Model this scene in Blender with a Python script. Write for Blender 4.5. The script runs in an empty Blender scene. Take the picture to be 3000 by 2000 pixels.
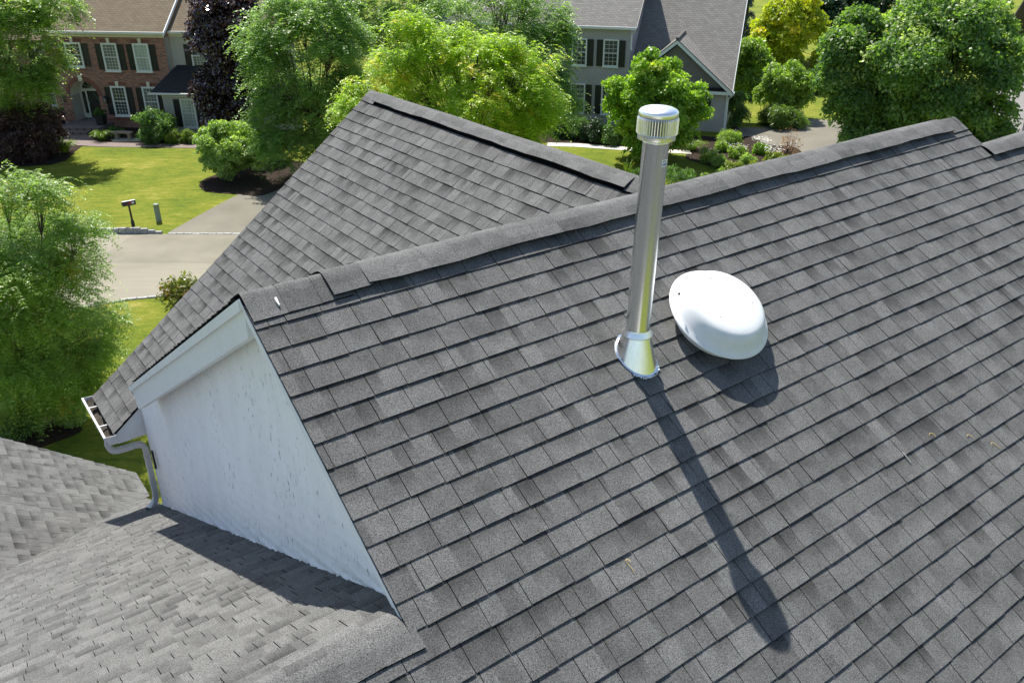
import bpy, math, random
import numpy as np
from mathutils import Vector, Matrix

SC = bpy.context.scene
COL = SC.collection
RNG = np.random.default_rng(7)
random.seed(7)

# ------------------------------------------------------------------ camera
H = 12.3                                   # camera height above the ground
FPX = 2508.3                               # focal length for a 3000 px wide frame
PITCH, ROLL = 0.4707, -0.0025
cp, sp = math.cos(PITCH), math.sin(PITCH)
_r = np.array([1, 0, 0.]); _u = np.array([0, sp, cp]); FW = np.array([0, cp, -sp])
cr, sr = math.cos(ROLL), math.sin(ROLL)
RT, UP = _r * cr + _u * sr, -_r * sr + _u * cr
CAM = np.array([0, 0, H])
cam_data = bpy.data.cameras.new('camera')
cam = bpy.data.objects.new('camera', cam_data)
COL.objects.link(cam)
cam.matrix_world = Matrix(((RT[0], UP[0], -FW[0], 0), (RT[1], UP[1], -FW[1], 0), (RT[2], UP[2], -FW[2], H), (0, 0, 0, 1)))
cam_data.sensor_width = 36.0
cam_data.lens = 36.0 * FPX / 3000.0
cam_data.clip_start = 0.05
cam_data.clip_end = 2000
SC.camera = cam

# ------------------------------------------------------------------ sky and sun
SUN_EL, SUN_AZ = math.radians(58.9), math.radians(-22.5)      # azimuth from +Y, clockwise
SUN = np.array([math.cos(SUN_EL) * math.sin(SUN_AZ), math.cos(SUN_EL) * math.cos(SUN_AZ), math.sin(SUN_EL)])
world = bpy.data.worlds.new('World')
SC.world = world
world.use_nodes = True
wn = world.node_tree.nodes
wl = world.node_tree.links
wn.clear()
sky = wn.new('ShaderNodeTexSky')
sky.sky_type = 'NISHITA'
sky.sun_disc = False
sky.sun_elevation = SUN_EL
sky.sun_rotation = SUN_AZ
sky.altitude = 100
sky.air_density = 1.0
sky.dust_density = 1.0
sky.ozone_density = 1.0
bg = wn.new('ShaderNodeBackground')
bg.inputs['Strength'].default_value = 0.105
wo = wn.new('ShaderNodeOutputWorld')
wl.new(sky.outputs[0], bg.inputs[0])
wl.new(bg.outputs[0], wo.inputs[0])
sun_data = bpy.data.lights.new('sun', 'SUN')
sun_data.energy = 5.0
sun_data.angle = math.radians(0.5)
sun_data.color = (1.0, 0.955, 0.88)
sun = bpy.data.objects.new('sun', sun_data)
COL.objects.link(sun)
sun.rotation_euler = Vector(SUN).to_track_quat('Z', 'Y').to_euler()
sun.location = (-20, 40, 60)

SC.view_settings.view_transform = 'Standard'
SC.view_settings.look = 'None'
SC.view_settings.gamma = 1.0
SC.view_settings.exposure = 0.85
SC.cycles.max_bounces = 8
SC.cycles.transparent_max_bounces = 8
SC.cycles.use_denoising = True
SC.cycles.denoiser = 'OPENIMAGEDENOISE'
SC.cycles.denoising_input_passes = 'RGB_ALBEDO_NORMAL'
SC.cycles.denoising_prefilter = 'ACCURATE'

# ------------------------------------------------------------------ placing helpers
Z = np.array([0, 0, 1.])


def ray(x, y):
    return FW + RT * (x - 1500) / FPX - UP * (y - 1000) / FPX


def ground(x, y, h=0.0):
    d = ray(x, y)
    return CAM + d * ((h - H) / d[2])


def at(x, y, Y):
    d = ray(x, y)
    return CAM + d * (Y / d[1])


def nrm(a):
    a = np.asarray(a, float)
    return a / np.linalg.norm(a)


# ------------------------------------------------------------------ material helpers
def node(nt, typ, **kw):
    n = nt.nodes.new(typ)
    for k, v in kw.items():
        if k in ('op', 'operation'):
            n.operation = v
        elif hasattr(n, k):
            setattr(n, k, v)
        else:
            n.inputs[k].default_value = v
    return n


def new_mat(name, color=(0.5, 0.5, 0.5), rough=0.7, metal=0.0, spec=None):
    m = bpy.data.materials.new(name)
    m.use_nodes = True
    nt = m.node_tree
    b = nt.nodes['Principled BSDF']
    b.inputs['Base Color'].default_value = (*color, 1)
    b.inputs['Roughness'].default_value = rough
    b.inputs['Metallic'].default_value = metal
    if spec is not None:
        b.inputs['Specular IOR Level'].default_value = spec
    return m, nt, b


def ramp(nt, fac, stops):
    r = nt.nodes.new('ShaderNodeValToRGB')
    els = r.color_ramp.elements
    while len(els) < len(stops):
        els.new(0.5)
    for e, (p, c) in zip(els, stops):
        e.position = p
        e.color = (*c, 1) if len(c) == 3 else c
    nt.links.new(fac, r.inputs[0])
    return r.outputs[0]


def noise(nt, vec, scale, detail=3, rough=0.55, dist=0.0):
    n = nt.nodes.new('ShaderNodeTexNoise')
    n.inputs['Scale'].default_value = scale
    n.inputs['Detail'].default_value = detail
    n.inputs['Roughness'].default_value = rough
    n.inputs['Distortion'].default_value = dist
    if vec is not None:
        nt.links.new(vec, n.inputs['Vector'])
    return n.outputs['Fac']


def math_n(nt, op, a, b=None, clamp=False):
    n = nt.nodes.new('ShaderNodeMath')
    n.operation = op
    n.use_clamp = clamp
    for i, v in enumerate((a, b)):
        if v is None:
            continue
        if isinstance(v, (int, float)):
            n.inputs[i].default_value = v
        else:
            nt.links.new(v, n.inputs[i])
    return n.outputs[0]


def mix_c(nt, fac, a, b, blend='MIX'):
    n = nt.nodes.new('ShaderNodeMix')
    n.data_type = 'RGBA'
    n.blend_type = blend
    for sock, v in ((n.inputs[0], fac), (n.inputs[6], a), (n.inputs[7], b)):
        if isinstance(v, (int, float)):
            sock.default_value = v
        elif isinstance(v, tuple):
            sock.default_value = (*v, 1)
        else:
            nt.links.new(v, sock)
    return n.outputs[2]


def mapping(nt, vec, scale=(1, 1, 1), rot=(0, 0, 0)):
    n = nt.nodes.new('ShaderNodeMapping')
    n.inputs['Scale'].default_value = scale
    n.inputs['Rotation'].default_value = rot
    nt.links.new(vec, n.inputs['Vector'])
    return n.outputs[0]


def position(nt):
    return nt.nodes.new('ShaderNodeNewGeometry').outputs['Position']


def attr(nt, name, out='Fac'):
    n = nt.nodes.new('ShaderNodeAttribute')
    n.attribute_name = name
    return n.outputs[out]


def bump(nt, b, height, strength=0.5, dist=0.01):
    n = nt.nodes.new('ShaderNodeBump')
    n.inputs['Strength'].default_value = strength
    n.inputs['Distance'].default_value = dist
    nt.links.new(height, n.inputs['Height'])
    nt.links.new(n.outputs[0], b.inputs['Normal'])


def noisy(name, c1, c2, scale, rough=0.8, detail=4, bump_s=0.0, bump_scale=None, bump_d=0.01, spec=None):
    m, nt, b = new_mat(name, c1, rough, spec=spec)
    p = position(nt)
    f = noise(nt, p, scale, detail)
    nt.links.new(ramp(nt, f, [(0.3, c1), (0.7, c2)]), b.inputs['Base Color'])
    if bump_s:
        bump(nt, b, noise(nt, p, bump_scale or scale * 4, 4), bump_s, bump_d)
    return m


M = {}


def build_materials():
    # asphalt shingle: granules, tab-to-tab tone, printed shadow band
    def shingle(name, k=1.0, warm=(1, 1, 1)):
        m, nt, b = new_mat(name, rough=0.93, spec=0.25)
        p = position(nt)
        tone = attr(nt, 'tint')
        uvn = nt.nodes.new('ShaderNodeUVMap')
        sep = nt.nodes.new('ShaderNodeSeparateXYZ')
        nt.links.new(uvn.outputs[0], sep.inputs[0])
        # blocks of darker printed granules at the head of the exposure
        vor = nt.nodes.new('ShaderNodeTexVoronoi')
        vor.voronoi_dimensions = '1D'
        vor.inputs['Scale'].default_value = 8.0
        vor.inputs['Randomness'].default_value = 0.85
        nt.links.new(sep.outputs[0], vor.inputs['W'])
        sepc = nt.nodes.new('ShaderNodeSeparateColor')
        nt.links.new(vor.outputs['Color'], sepc.inputs[0])
        gate = math_n(nt, 'GREATER_THAN', sepc.outputs[0], 0.45)
        depth = math_n(nt, 'ADD', math_n(nt, 'MULTIPLY', sepc.outputs[1], 0.75), 0.30)
        head = math_n(nt, 'SUBTRACT', 1.0, math_n(nt, 'DIVIDE', math_n(nt, 'SUBTRACT', 1.0, sep.outputs[1]), depth), True)
        band = math_n(nt, 'MULTIPLY', math_n(nt, 'MULTIPLY', gate, head), 0.56)
        blk = math_n(nt, 'MULTIPLY', math_n(nt, 'SUBTRACT', sepc.outputs[2], 0.5), 0.36)
        t2 = math_n(nt, 'ADD', math_n(nt, 'MULTIPLY', math_n(nt, 'SUBTRACT', tone, 0.5), 0.17), blk)
        soft = math_n(nt, 'ADD', math_n(nt, 'MULTIPLY', math_n(nt, 'SUBTRACT', noise(nt, p, 9, 3), 0.5), 0.6), math_n(nt, 'MULTIPLY', math_n(nt, 'SUBTRACT', noise(nt, p, 1.3, 4, 0.6), 0.5), 0.5))
        val = math_n(nt, 'SUBTRACT', math_n(nt, 'ADD', math_n(nt, 'ADD', t2, soft), 1.0), band)
        gran = noise(nt, p, 420, 2, 0.7)
        gran2 = noise(nt, p, 160, 2, 0.75)
        g = math_n(nt, 'ADD', math_n(nt, 'MULTIPLY', gran, 2.4), math_n(nt, 'MULTIPLY', gran2, 3.8))
        gv = math_n(nt, 'MULTIPLY', val, math_n(nt, 'MAXIMUM', math_n(nt, 'SUBTRACT', g, 2.10), 0.12))
        cc = nt.nodes.new('ShaderNodeCombineColor')
        for i, w in enumerate(warm):
            nt.links.new(math_n(nt, 'MULTIPLY', gv, 0.110 * k * w), cc.inputs[i])
        nt.links.new(cc.outputs[0], b.inputs['Base Color'])
        bump(nt, b, math_n(nt, 'ADD', gran, gran2), 0.55, 0.004)
        return m
    M['shingle'] = shingle('charcoal_shingle', 1.0, (1.0, 1.0, 0.97))
    M['cap'] = shingle('ridge_cap_shingle', 1.0, (1.0, 1.0, 0.975))
    M['deck'] = noisy('shingle_underlay', (0.004, 0.004, 0.004), (0.007, 0.007, 0.007), 40, 0.95, spec=0.1)
    M['shingle_edge'] = M['deck']

    # stucco
    m, nt, b = new_mat('white_stucco', (0.85, 0.86, 0.85), 0.85, spec=0.2)
    p = position(nt)
    st = mapping(nt, p, (34, 34, 13))
    n1 = noise(nt, st, 1.0, 5, 0.65, 0.6)
    big = noise(nt, p, 1.6, 3)
    dash = math_n(nt, 'MULTIPLY', math_n(nt, 'SUBTRACT', math_n(nt, 'ADD', n1, math_n(nt, 'MULTIPLY', big, 0.20)), 0.700), 9.0, True)
    st2 = mapping(nt, p, (3, 3, 1.2))
    grime = noise(nt, st2, 1.5, 4)
    base = ramp(nt, grime, [(0.25, (0.86, 0.855, 0.83)), (0.6, (0.93, 0.925, 0.90))])
    nt.links.new(mix_c(nt, math_n(nt, 'MULTIPLY', dash, 0.75), base, (0.19, 0.19, 0.175)), b.inputs['Base Color'])
    fine = noise(nt, mapping(nt, p, (40, 40, 22)), 1.0, 5, 0.6, 0.4)
    bump(nt, b, math_n(nt, 'SUBTRACT', fine, math_n(nt, 'MULTIPLY', dash, 0.5)), 0.4, 0.010)
    M['stucco'] = m
    M['trim'] = noisy('white_trim', (0.74, 0.77, 0.765), (0.80, 0.82, 0.815), 9, 0.45)
    M['trim_cream'] = noisy('cream_trim', (0.66, 0.63, 0.50), (0.74, 0.71, 0.58), 4, 0.5)
    M['gutter'] = noisy('white_gutter', (0.66, 0.66, 0.65), (0.75, 0.75, 0.74), 14, 0.38)
    M['downspout'] = noisy('grey_white_downspout', (0.56, 0.56, 0.54), (0.64, 0.64, 0.62), 18, 0.42)
    M['dirt'] = noisy('wet_leaf_litter', (0.012, 0.010, 0.008), (0.05, 0.04, 0.028), 40, 0.9)

    # metals
    m, nt, b = new_mat('galvanised_steel', (0.62, 0.64, 0.63), 0.28, 1.0)
    p = position(nt)
    f = noise(nt, mapping(nt, p, (60, 60, 1.5)), 1.0, 4)
    nt.links.new(ramp(nt, f, [(0.3, (0.82, 0.85, 0.84)), (0.7, (0.91, 0.92, 0.915))]), b.inputs['Base Color'])
    rg = nt.nodes.new('ShaderNodeMapRange')
    rg.inputs[3].default_value, rg.inputs[4].default_value = 0.20, 0.27
    nt.links.new(noise(nt, p, 6, 2), rg.inputs[0])
    nt.links.new(rg.outputs[0], b.inputs['Roughness'])
    M['steel'] = m
    M['steel_bright'] = new_mat('bright_steel', (0.90, 0.91, 0.91), 0.34, 1.0)[0]
    M['steel_rib'] = new_mat('rib_steel', (0.88, 0.89, 0.90), 0.3, 1.0)[0]
    M['slot'] = new_mat('vent_slot', (0.10, 0.10, 0.10), 0.4, 0.9)[0]
    M['steel_dark'] = new_mat('shaded_slot', (0.03, 0.03, 0.03), 0.6, 0.6)[0]  # near-black metal of the fan neck and the strip on the gable wall
    m, nt, b = new_mat('white_painted_metal', (0.66, 0.67, 0.67), 0.42)
    f = noise(nt, position(nt), 14, 4)
    nt.links.new(ramp(nt, f, [(0.3, (0.63, 0.645, 0.645)), (0.7, (0.70, 0.71, 0.71))]), b.inputs['Base Color'])
    bump(nt, b, noise(nt, position(nt), 260, 2), 0.06, 0.002)
    M['fan_white'] = m
    M['screw'] = new_mat('dull_screw', (0.05, 0.05, 0.05), 0.5, 0.7)[0]
    M['label_white'] = new_mat('label_white', (0.78, 0.80, 0.82), 0.5)[0]
    M['label_blue'] = new_mat('label_blue', (0.05, 0.10, 0.30), 0.5)[0]
    M['label_black'] = new_mat('label_black', (0.02, 0.02, 0.025), 0.5)[0]

    # ground
    m, nt, b = new_mat('lawn', (0.1, 0.14, 0.02), 0.9, spec=0.15)
    p = position(nt)
    f = noise(nt, p, 0.32, 4)
    f2 = noise(nt, mapping(nt, p, (1.1, 3.2, 1)), 1.0, 5, 0.6, 0.4)
    f3 = noise(nt, mapping(nt, p, (5, 9, 9)), 1.0, 5, 0.75)
    v = math_n(nt, 'ADD', math_n(nt, 'ADD', math_n(nt, 'MULTIPLY', f, 0.40), math_n(nt, 'MULTIPLY', f2, 0.38)), math_n(nt, 'MULTIPLY', f3, 0.42))
    nt.links.new(ramp(nt, v, [(0.46, (0.060, 0.105, 0.010)), (0.58, (0.135, 0.175, 0.013)), (0.67, (0.200, 0.212, 0.022)), (0.80, (0.38, 0.33, 0.10))]), b.inputs['Base Color'])
    bump(nt, b, math_n(nt, 'ADD', noise(nt, p, 26, 4, 0.75), noise(nt, p, 6, 3)), 0.9, 0.07)
    M['lawn'] = m
    m, nt, b = new_mat('sunbleached_asphalt', (0.2, 0.19, 0.17), 0.92, spec=0.2)
    p = position(nt)
    f = noise(nt, p, 0.25, 4)
    f2 = noise(nt, mapping(nt, p, (0.4, 3, 1)), 1.0, 4)
    v = math_n(nt, 'ADD', math_n(nt, 'MULTIPLY', f, 0.5), math_n(nt, 'MULTIPLY', f2, 0.5))
    base = ramp(nt, v, [(0.35, (0.215, 0.200, 0.150)), (0.65, (0.275, 0.256, 0.195))])
    base = mix_c(nt, math_n(nt, 'MULTIPLY', noise(nt, p, 60, 3, 0.7), 0.3), base, (0.10, 0.095, 0.085))
    stain = math_n(nt, 'MULTIPLY', math_n(nt, 'SUBTRACT', noise(nt, mapping(nt, p, (0.5, 1.1, 1)), 1.0, 5, 0.6, 0.8), 0.56), 5.0, True)
    base = mix_c(nt, math_n(nt, 'MULTIPLY', stain, 0.35), base, (0.13, 0.12, 0.10))
    nt.links.new(base, b.inputs['Base Color'])
    bump(nt, b, noise(nt, p, 80, 3), 0.4, 0.008)
    M['road'] = m
    m, nt, b = new_mat('driveway_asphalt', (0.15, 0.14, 0.12), 0.93, spec=0.2)
    p = position(nt)
    base = ramp(nt, noise(nt, p, 0.5, 5), [(0.3, (0.150, 0.138, 0.108)), (0.7, (0.205, 0.190, 0.150))])
    base = mix_c(nt, math_n(nt, 'MULTIPLY', noise(nt, p, 50, 3, 0.7), 0.3), base, (0.07, 0.065, 0.06))
    nt.links.new(base, b.inputs['Base Color'])
    bump(nt, b, noise(nt, p, 70, 3), 0.4, 0.008)
    M['driveway'] = m
    m, nt, b = new_mat('dark_mulch', (0.03, 0.02, 0.015), 0.95, spec=0.15)
    p = position(nt)
    nt.links.new(ramp(nt, noise(nt, p, 16, 5, 0.75), [(0.35, (0.012, 0.008, 0.006)), (0.55, (0.035, 0.024, 0.017)), (0.72, (0.11, 0.075, 0.05))]), b.inputs['Base Color'])
    bump(nt, b, noise(nt, p, 22, 4, 0.7), 1.0, 0.05)
    M['mulch'] = m
    m, nt, b = new_mat('brick_paver', (0.2, 0.15, 0.13), 0.9)
    p = position(nt)
    br = nt.nodes.new('ShaderNodeTexBrick')
    nt.links.new(p, br.inputs['Vector'])
    br.inputs['Scale'].default_value = 4.5
    br.inputs['Color1'].default_value = (0.24, 0.18, 0.155, 1)
    br.inputs['Color2'].default_value = (0.17, 0.13, 0.12, 1)
    br.inputs['Mortar'].default_value = (0.07, 0.06, 0.055, 1)
    br.inputs['Mortar Size'].default_value = 0.03
    nt.links.new(br.outputs['Color'], b.inputs['Base Color'])
    M['paver'] = m
    M['concrete'] = noisy('pale_concrete', (0.40, 0.385, 0.35), (0.50, 0.48, 0.44), 3, 0.9, bump_s=0.3, bump_scale=60)
    M['kerbstone'] = noisy('granite_block', (0.20, 0.20, 0.19), (0.36, 0.355, 0.34), 7, 0.85, bump_s=0.6, bump_scale=30, bump_d=0.02)
    M['stone'] = noisy('bench_stone', (0.22, 0.18, 0.14), (0.34, 0.29, 0.23), 8, 0.9, bump_s=0.4, bump_scale=30)

    # buildings
    m, nt, b = new_mat('red_brick', (0.25, 0.09, 0.06), 0.9, spec=0.2)
    uvn = nt.nodes.new('ShaderNodeUVMap')
    br = nt.nodes.new('ShaderNodeTexBrick')
    nt.links.new(uvn.outputs[0], br.inputs['Vector'])
    br.inputs['Scale'].default_value = 1.0
    br.inputs['Brick Width'].default_value = 0.235
    br.inputs['Row Height'].default_value = 0.08
    br.inputs['Mortar Size'].default_value = 0.009
    br.inputs['Mortar Smooth'].default_value = 0.2
    br.inputs['Bias'].default_value = -0.1
    br.inputs['Color1'].default_value = (0.40, 0.17, 0.12, 1)
    br.inputs['Color2'].default_value = (0.11, 0.065, 0.058, 1)
    br.inputs['Mortar'].default_value = (0.38, 0.32, 0.28, 1)
    base = mix_c(nt, math_n(nt, 'MULTIPLY', noise(nt, position(nt), 5, 4), 0.3), br.outputs['Color'], (0.27, 0.125, 0.095))
    nt.links.new(base, b.inputs['Base Color'])
    bump(nt, b, br.outputs['Fac'], -0.6, 0.01)
    M['brick'] = m
    M['soldier'] = noisy('soldier_brick', (0.13, 0.06, 0.048), (0.30, 0.12, 0.09), 12, 0.9)
    M['brick_siding'] = noisy('warm_grey_siding', (0.42, 0.40, 0.37), (0.48, 0.46, 0.425), 1.5, 0.6)
    M['grey_siding'] = noisy('slate_siding', (0.36, 0.335, 0.345), (0.41, 0.385, 0.39), 1.5, 0.6)
    M['gable_shake'] = noisy('taupe_gable_siding', (0.17, 0.155, 0.145), (0.21, 0.19, 0.18), 2.5, 0.7)
    M['black_shutter'] = noisy('black_shutter_paint', (0.010, 0.011, 0.011), (0.018, 0.019, 0.018), 6, 0.5)
    M['white_frame'] = noisy('white_window_frame', (0.68, 0.70, 0.67), (0.76, 0.77, 0.74), 5, 0.5)

    def glass(name, curtain, spread):
        m, nt, b = new_mat(name, curtain, 0.06)
        p = position(nt)
        f = noise(nt, mapping(nt, p, (3, 3, 0.6)), 1.3, 3)
        c2 = tuple(min(1, c * spread) for c in curtain)
        nt.links.new(ramp(nt, f, [(0.35, curtain), (0.65, c2)]), b.inputs['Base Color'])
        return m
    M['glass_dark'] = glass('dark_window_glass', (0.018, 0.026, 0.022), 3.0)
    M['glass_curtain'] = glass('curtained_window_glass', (0.14, 0.15, 0.13), 1.6)
    M['glass_lace'] = glass('lace_curtain_glass', (0.36, 0.40, 0.34), 1.4)

    def roof_far(name, c1, c2, mort, bw=0.30, rh=0.155):
        m, nt, b = new_mat(name, c1, 0.95, spec=0.15)
        uvn = nt.nodes.new('ShaderNodeUVMap')
        br = nt.nodes.new('ShaderNodeTexBrick')
        nt.links.new(uvn.outputs[0], br.inputs['Vector'])
        br.inputs['Scale'].default_value = 1.0
        br.inputs['Brick Width'].default_value = bw
        br.inputs['Row Height'].default_value = rh
        br.inputs['Mortar Size'].default_value = 0.014
        br.inputs['Mortar Smooth'].default_value = 0.3
        br.inputs['Color1'].default_value = (*c1, 1)
        br.inputs['Color2'].default_value = (*c2, 1)
        br.inputs['Mortar'].default_value = (*mort, 1)
        streak = noise(nt, mapping(nt, uvn.outputs[0], (1.6, 0.25, 1)), 1.0, 4)
        base = mix_c(nt, math_n(nt, 'MULTIPLY', streak, 0.6), br.outputs['Color'], tuple(c * 0.6 for c in c1))
        nt.links.new(base, b.inputs['Base Color'])
        bump(nt, b, br.outputs['Fac'], -0.7, 0.02)
        return m
    M['roof_brown'] = roof_far('weathered_brown_shingle', (0.225, 0.180, 0.125), (0.165, 0.130, 0.090), (0.07, 0.055, 0.04))
    M['roof_grey'] = roof_far('weathered_grey_shingle', (0.250, 0.240, 0.222), (0.175, 0.168, 0.156), (0.090, 0.086, 0.082))
    M['roof_dark'] = roof_far('dark_porch_shingle', (0.05, 0.047, 0.05), (0.038, 0.036, 0.04), (0.02, 0.02, 0.022))
    M['black_paint'] = new_mat('satin_black', (0.012, 0.012, 0.013), 0.4)[0]
    M['red_flag'] = new_mat('red_flag', (0.45, 0.03, 0.025), 0.5)[0]
    M['pedestal'] = noisy('utility_green', (0.17, 0.21, 0.14), (0.23, 0.27, 0.18), 6, 0.6)
    M['wreath'] = noisy('wreath_green', (0.05, 0.11, 0.09), (0.20, 0.28, 0.24), 30, 0.8)
    M['planter'] = new_mat('black_planter', (0.015, 0.015, 0.017), 0.6)[0]
    M['doormat'] = noisy('doormat', (0.03, 0.03, 0.035), (0.35, 0.35, 0.36), 9, 0.95)
    M['lantern_glass'] = new_mat('lantern_glass', (0.25, 0.24, 0.2), 0.1)[0]
    M['straw'] = new_mat('dry_straw', (0.52, 0.38, 0.13), 0.8)[0]
    M['stick'] = new_mat('grey_stick', (0.30, 0.29, 0.27), 0.8)[0]
    M['dropping'] = new_mat('bird_dropping', (0.72, 0.71, 0.66), 0.8)[0]
    m, nt, b = new_mat('bark', (0.1, 0.08, 0.06), 0.95, spec=0.1)
    p = position(nt)
    nt.links.new(ramp(nt, noise(nt, mapping(nt, p, (12, 12, 3)), 1.0, 4), [(0.3, (0.045, 0.035, 0.028)), (0.7, (0.13, 0.105, 0.085))]), b.inputs['Base Color'])
    M['bark'] = m


def leaf_mat(name, dark, light, accent=None, rough=0.42, trans=0.42, tcol=None, spec=0.5):
    """leaves: colour runs dark > light with the age of the leaf, accent = new shoots"""
    m = bpy.data.materials.new(name)
    m.use_nodes = True
    nt = m.node_tree
    b = nt.nodes['Principled BSDF']
    out = nt.nodes['Material Output']
    b.inputs['Roughness'].default_value = rough
    b.inputs['Specular IOR Level'].default_value = spec
    t = attr(nt, 'tint')
    stops = [(0.0, dark), (0.72, light)]
    if accent:
        stops += [(0.90, light), (1.0, accent)]
    else:
        stops += [(1.0, tuple(min(1, c * 1.25) for c in light))]
    col = ramp(nt, t, stops)
    nt.links.new(col, b.inputs['Base Color'])
    tr = nt.nodes.new('ShaderNodeBsdfTranslucent')
    k = tcol or (1.4, 1.55, 0.5)
    tc = mix_c(nt, 1.0, col, k, 'MULTIPLY')
    nt.links.new(tc, tr.inputs[0])
    mx = nt.nodes.new('ShaderNodeMixShader')
    mx.inputs[0].default_value = trans
    nt.links.new(b.outputs[0], mx.inputs[1])
    nt.links.new(tr.outputs[0], mx.inputs[2])
    nt.links.new(mx.outputs[0], out.inputs[0])
    M[name] = m
    return m


build_materials()
leaf_mat('leaf_locust', (0.110, 0.195, 0.045), (0.270, 0.385, 0.095), (0.45, 0.32, 0.07), trans=0.55)
leaf_mat('leaf_locust_deep', (0.100, 0.190, 0.056), (0.250, 0.370, 0.115), trans=0.55)
leaf_mat('leaf_locust_gold', (0.150, 0.250, 0.028), (0.360, 0.490, 0.045), (0.66, 0.52, 0.07), trans=0.55)
leaf_mat('leaf_purple', (0.020, 0.013, 0.013), (0.055, 0.030, 0.026), (0.10, 0.055, 0.035), rough=0.22, trans=0.15, spec=0.9, tcol=(1.6, 0.7, 0.6))
leaf_mat('leaf_maple', (0.110, 0.225, 0.026), (0.290, 0.440, 0.055), (0.38, 0.46, 0.07), trans=0.55)
leaf_mat('leaf_maple_dark', (0.055, 0.125, 0.034), (0.180, 0.290, 0.075), (0.36, 0.45, 0.16), trans=0.55)
leaf_mat('leaf_yellow', (0.16, 0.24, 0.012), (0.50, 0.52, 0.025), (0.60, 0.50, 0.03), trans=0.5)
leaf_mat('leaf_green', (0.105, 0.195, 0.036), (0.270, 0.380, 0.070), trans=0.55)
leaf_mat('leaf_viburnum', (0.130, 0.215, 0.055), (0.320, 0.430, 0.135), (0.44, 0.54, 0.22), trans=0.55)
leaf_mat('leaf_shrub', (0.044, 0.105, 0.030), (0.115, 0.210, 0.055), trans=0.55)
leaf_mat('leaf_globe', (0.075, 0.14, 0.014), (0.19, 0.27, 0.025))
leaf_mat('leaf_spruce', (0.030, 0.055, 0.050), (0.080, 0.120, 0.110), trans=0.1)
leaf_mat('leaf_wood', (0.012, 0.034, 0.012), (0.034, 0.075, 0.024), trans=0.25)
leaf_mat('leaf_jmaple', (0.028, 0.014, 0.014), (0.070, 0.038, 0.030), trans=0.25, tcol=(1.5, 0.8, 0.6))
leaf_mat('leaf_bronze', (0.060, 0.085, 0.014), (0.17, 0.19, 0.03), (0.30, 0.15, 0.03), rough=0.3)
leaf_mat('leaf_lime', (0.10, 0.16, 0.016), (0.26, 0.32, 0.040), (0.40, 0.36, 0.05))
leaf_mat('leaf_dry', (0.16, 0.075, 0.045), (0.30, 0.16, 0.10))
leaf_mat('petal_white', (0.60, 0.62, 0.56), (0.80, 0.80, 0.74), trans=0.2, tcol=(1, 1, 1))
leaf_mat('petal_orange', (0.42, 0.12, 0.03), (0.55, 0.28, 0.18), trans=0.2, tcol=(1, 1, 1))
leaf_mat('blade_grass', (0.045, 0.10, 0.016), (0.15, 0.24, 0.035), (0.30, 0.32, 0.06))

# ------------------------------------------------------------------ object helpers
ORIGIN = {}


def empty(name, loc, label=None, cat=None, group=None, kind=None):
    o = bpy.data.objects.new(name, None)
    COL.objects.link(o)
    o.empty_display_size = 0.3
    o.location = tuple(loc)
    ORIGIN[o.name] = np.asarray(loc, float)
    tag(o, label, cat, group, kind)
    return o


def tag(o, label=None, cat=None, group=None, kind=None):
    for k, v in (('label', label), ('category', cat), ('group', group), ('kind', kind)):
        if v:
            o[k] = v
    return o


def link_mesh(name, me, parent=None, origin=None):
    o = bpy.data.objects.new(name, me)
    COL.objects.link(o)
    if parent is not None:
        o.parent = parent
        ORIGIN[o.name] = ORIGIN[parent.name]
    else:
        ORIGIN[o.name] = np.asarray(origin if origin is not None else (0, 0, 0), float)
        o.location = tuple(ORIGIN[o.name])
    return o


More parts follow.
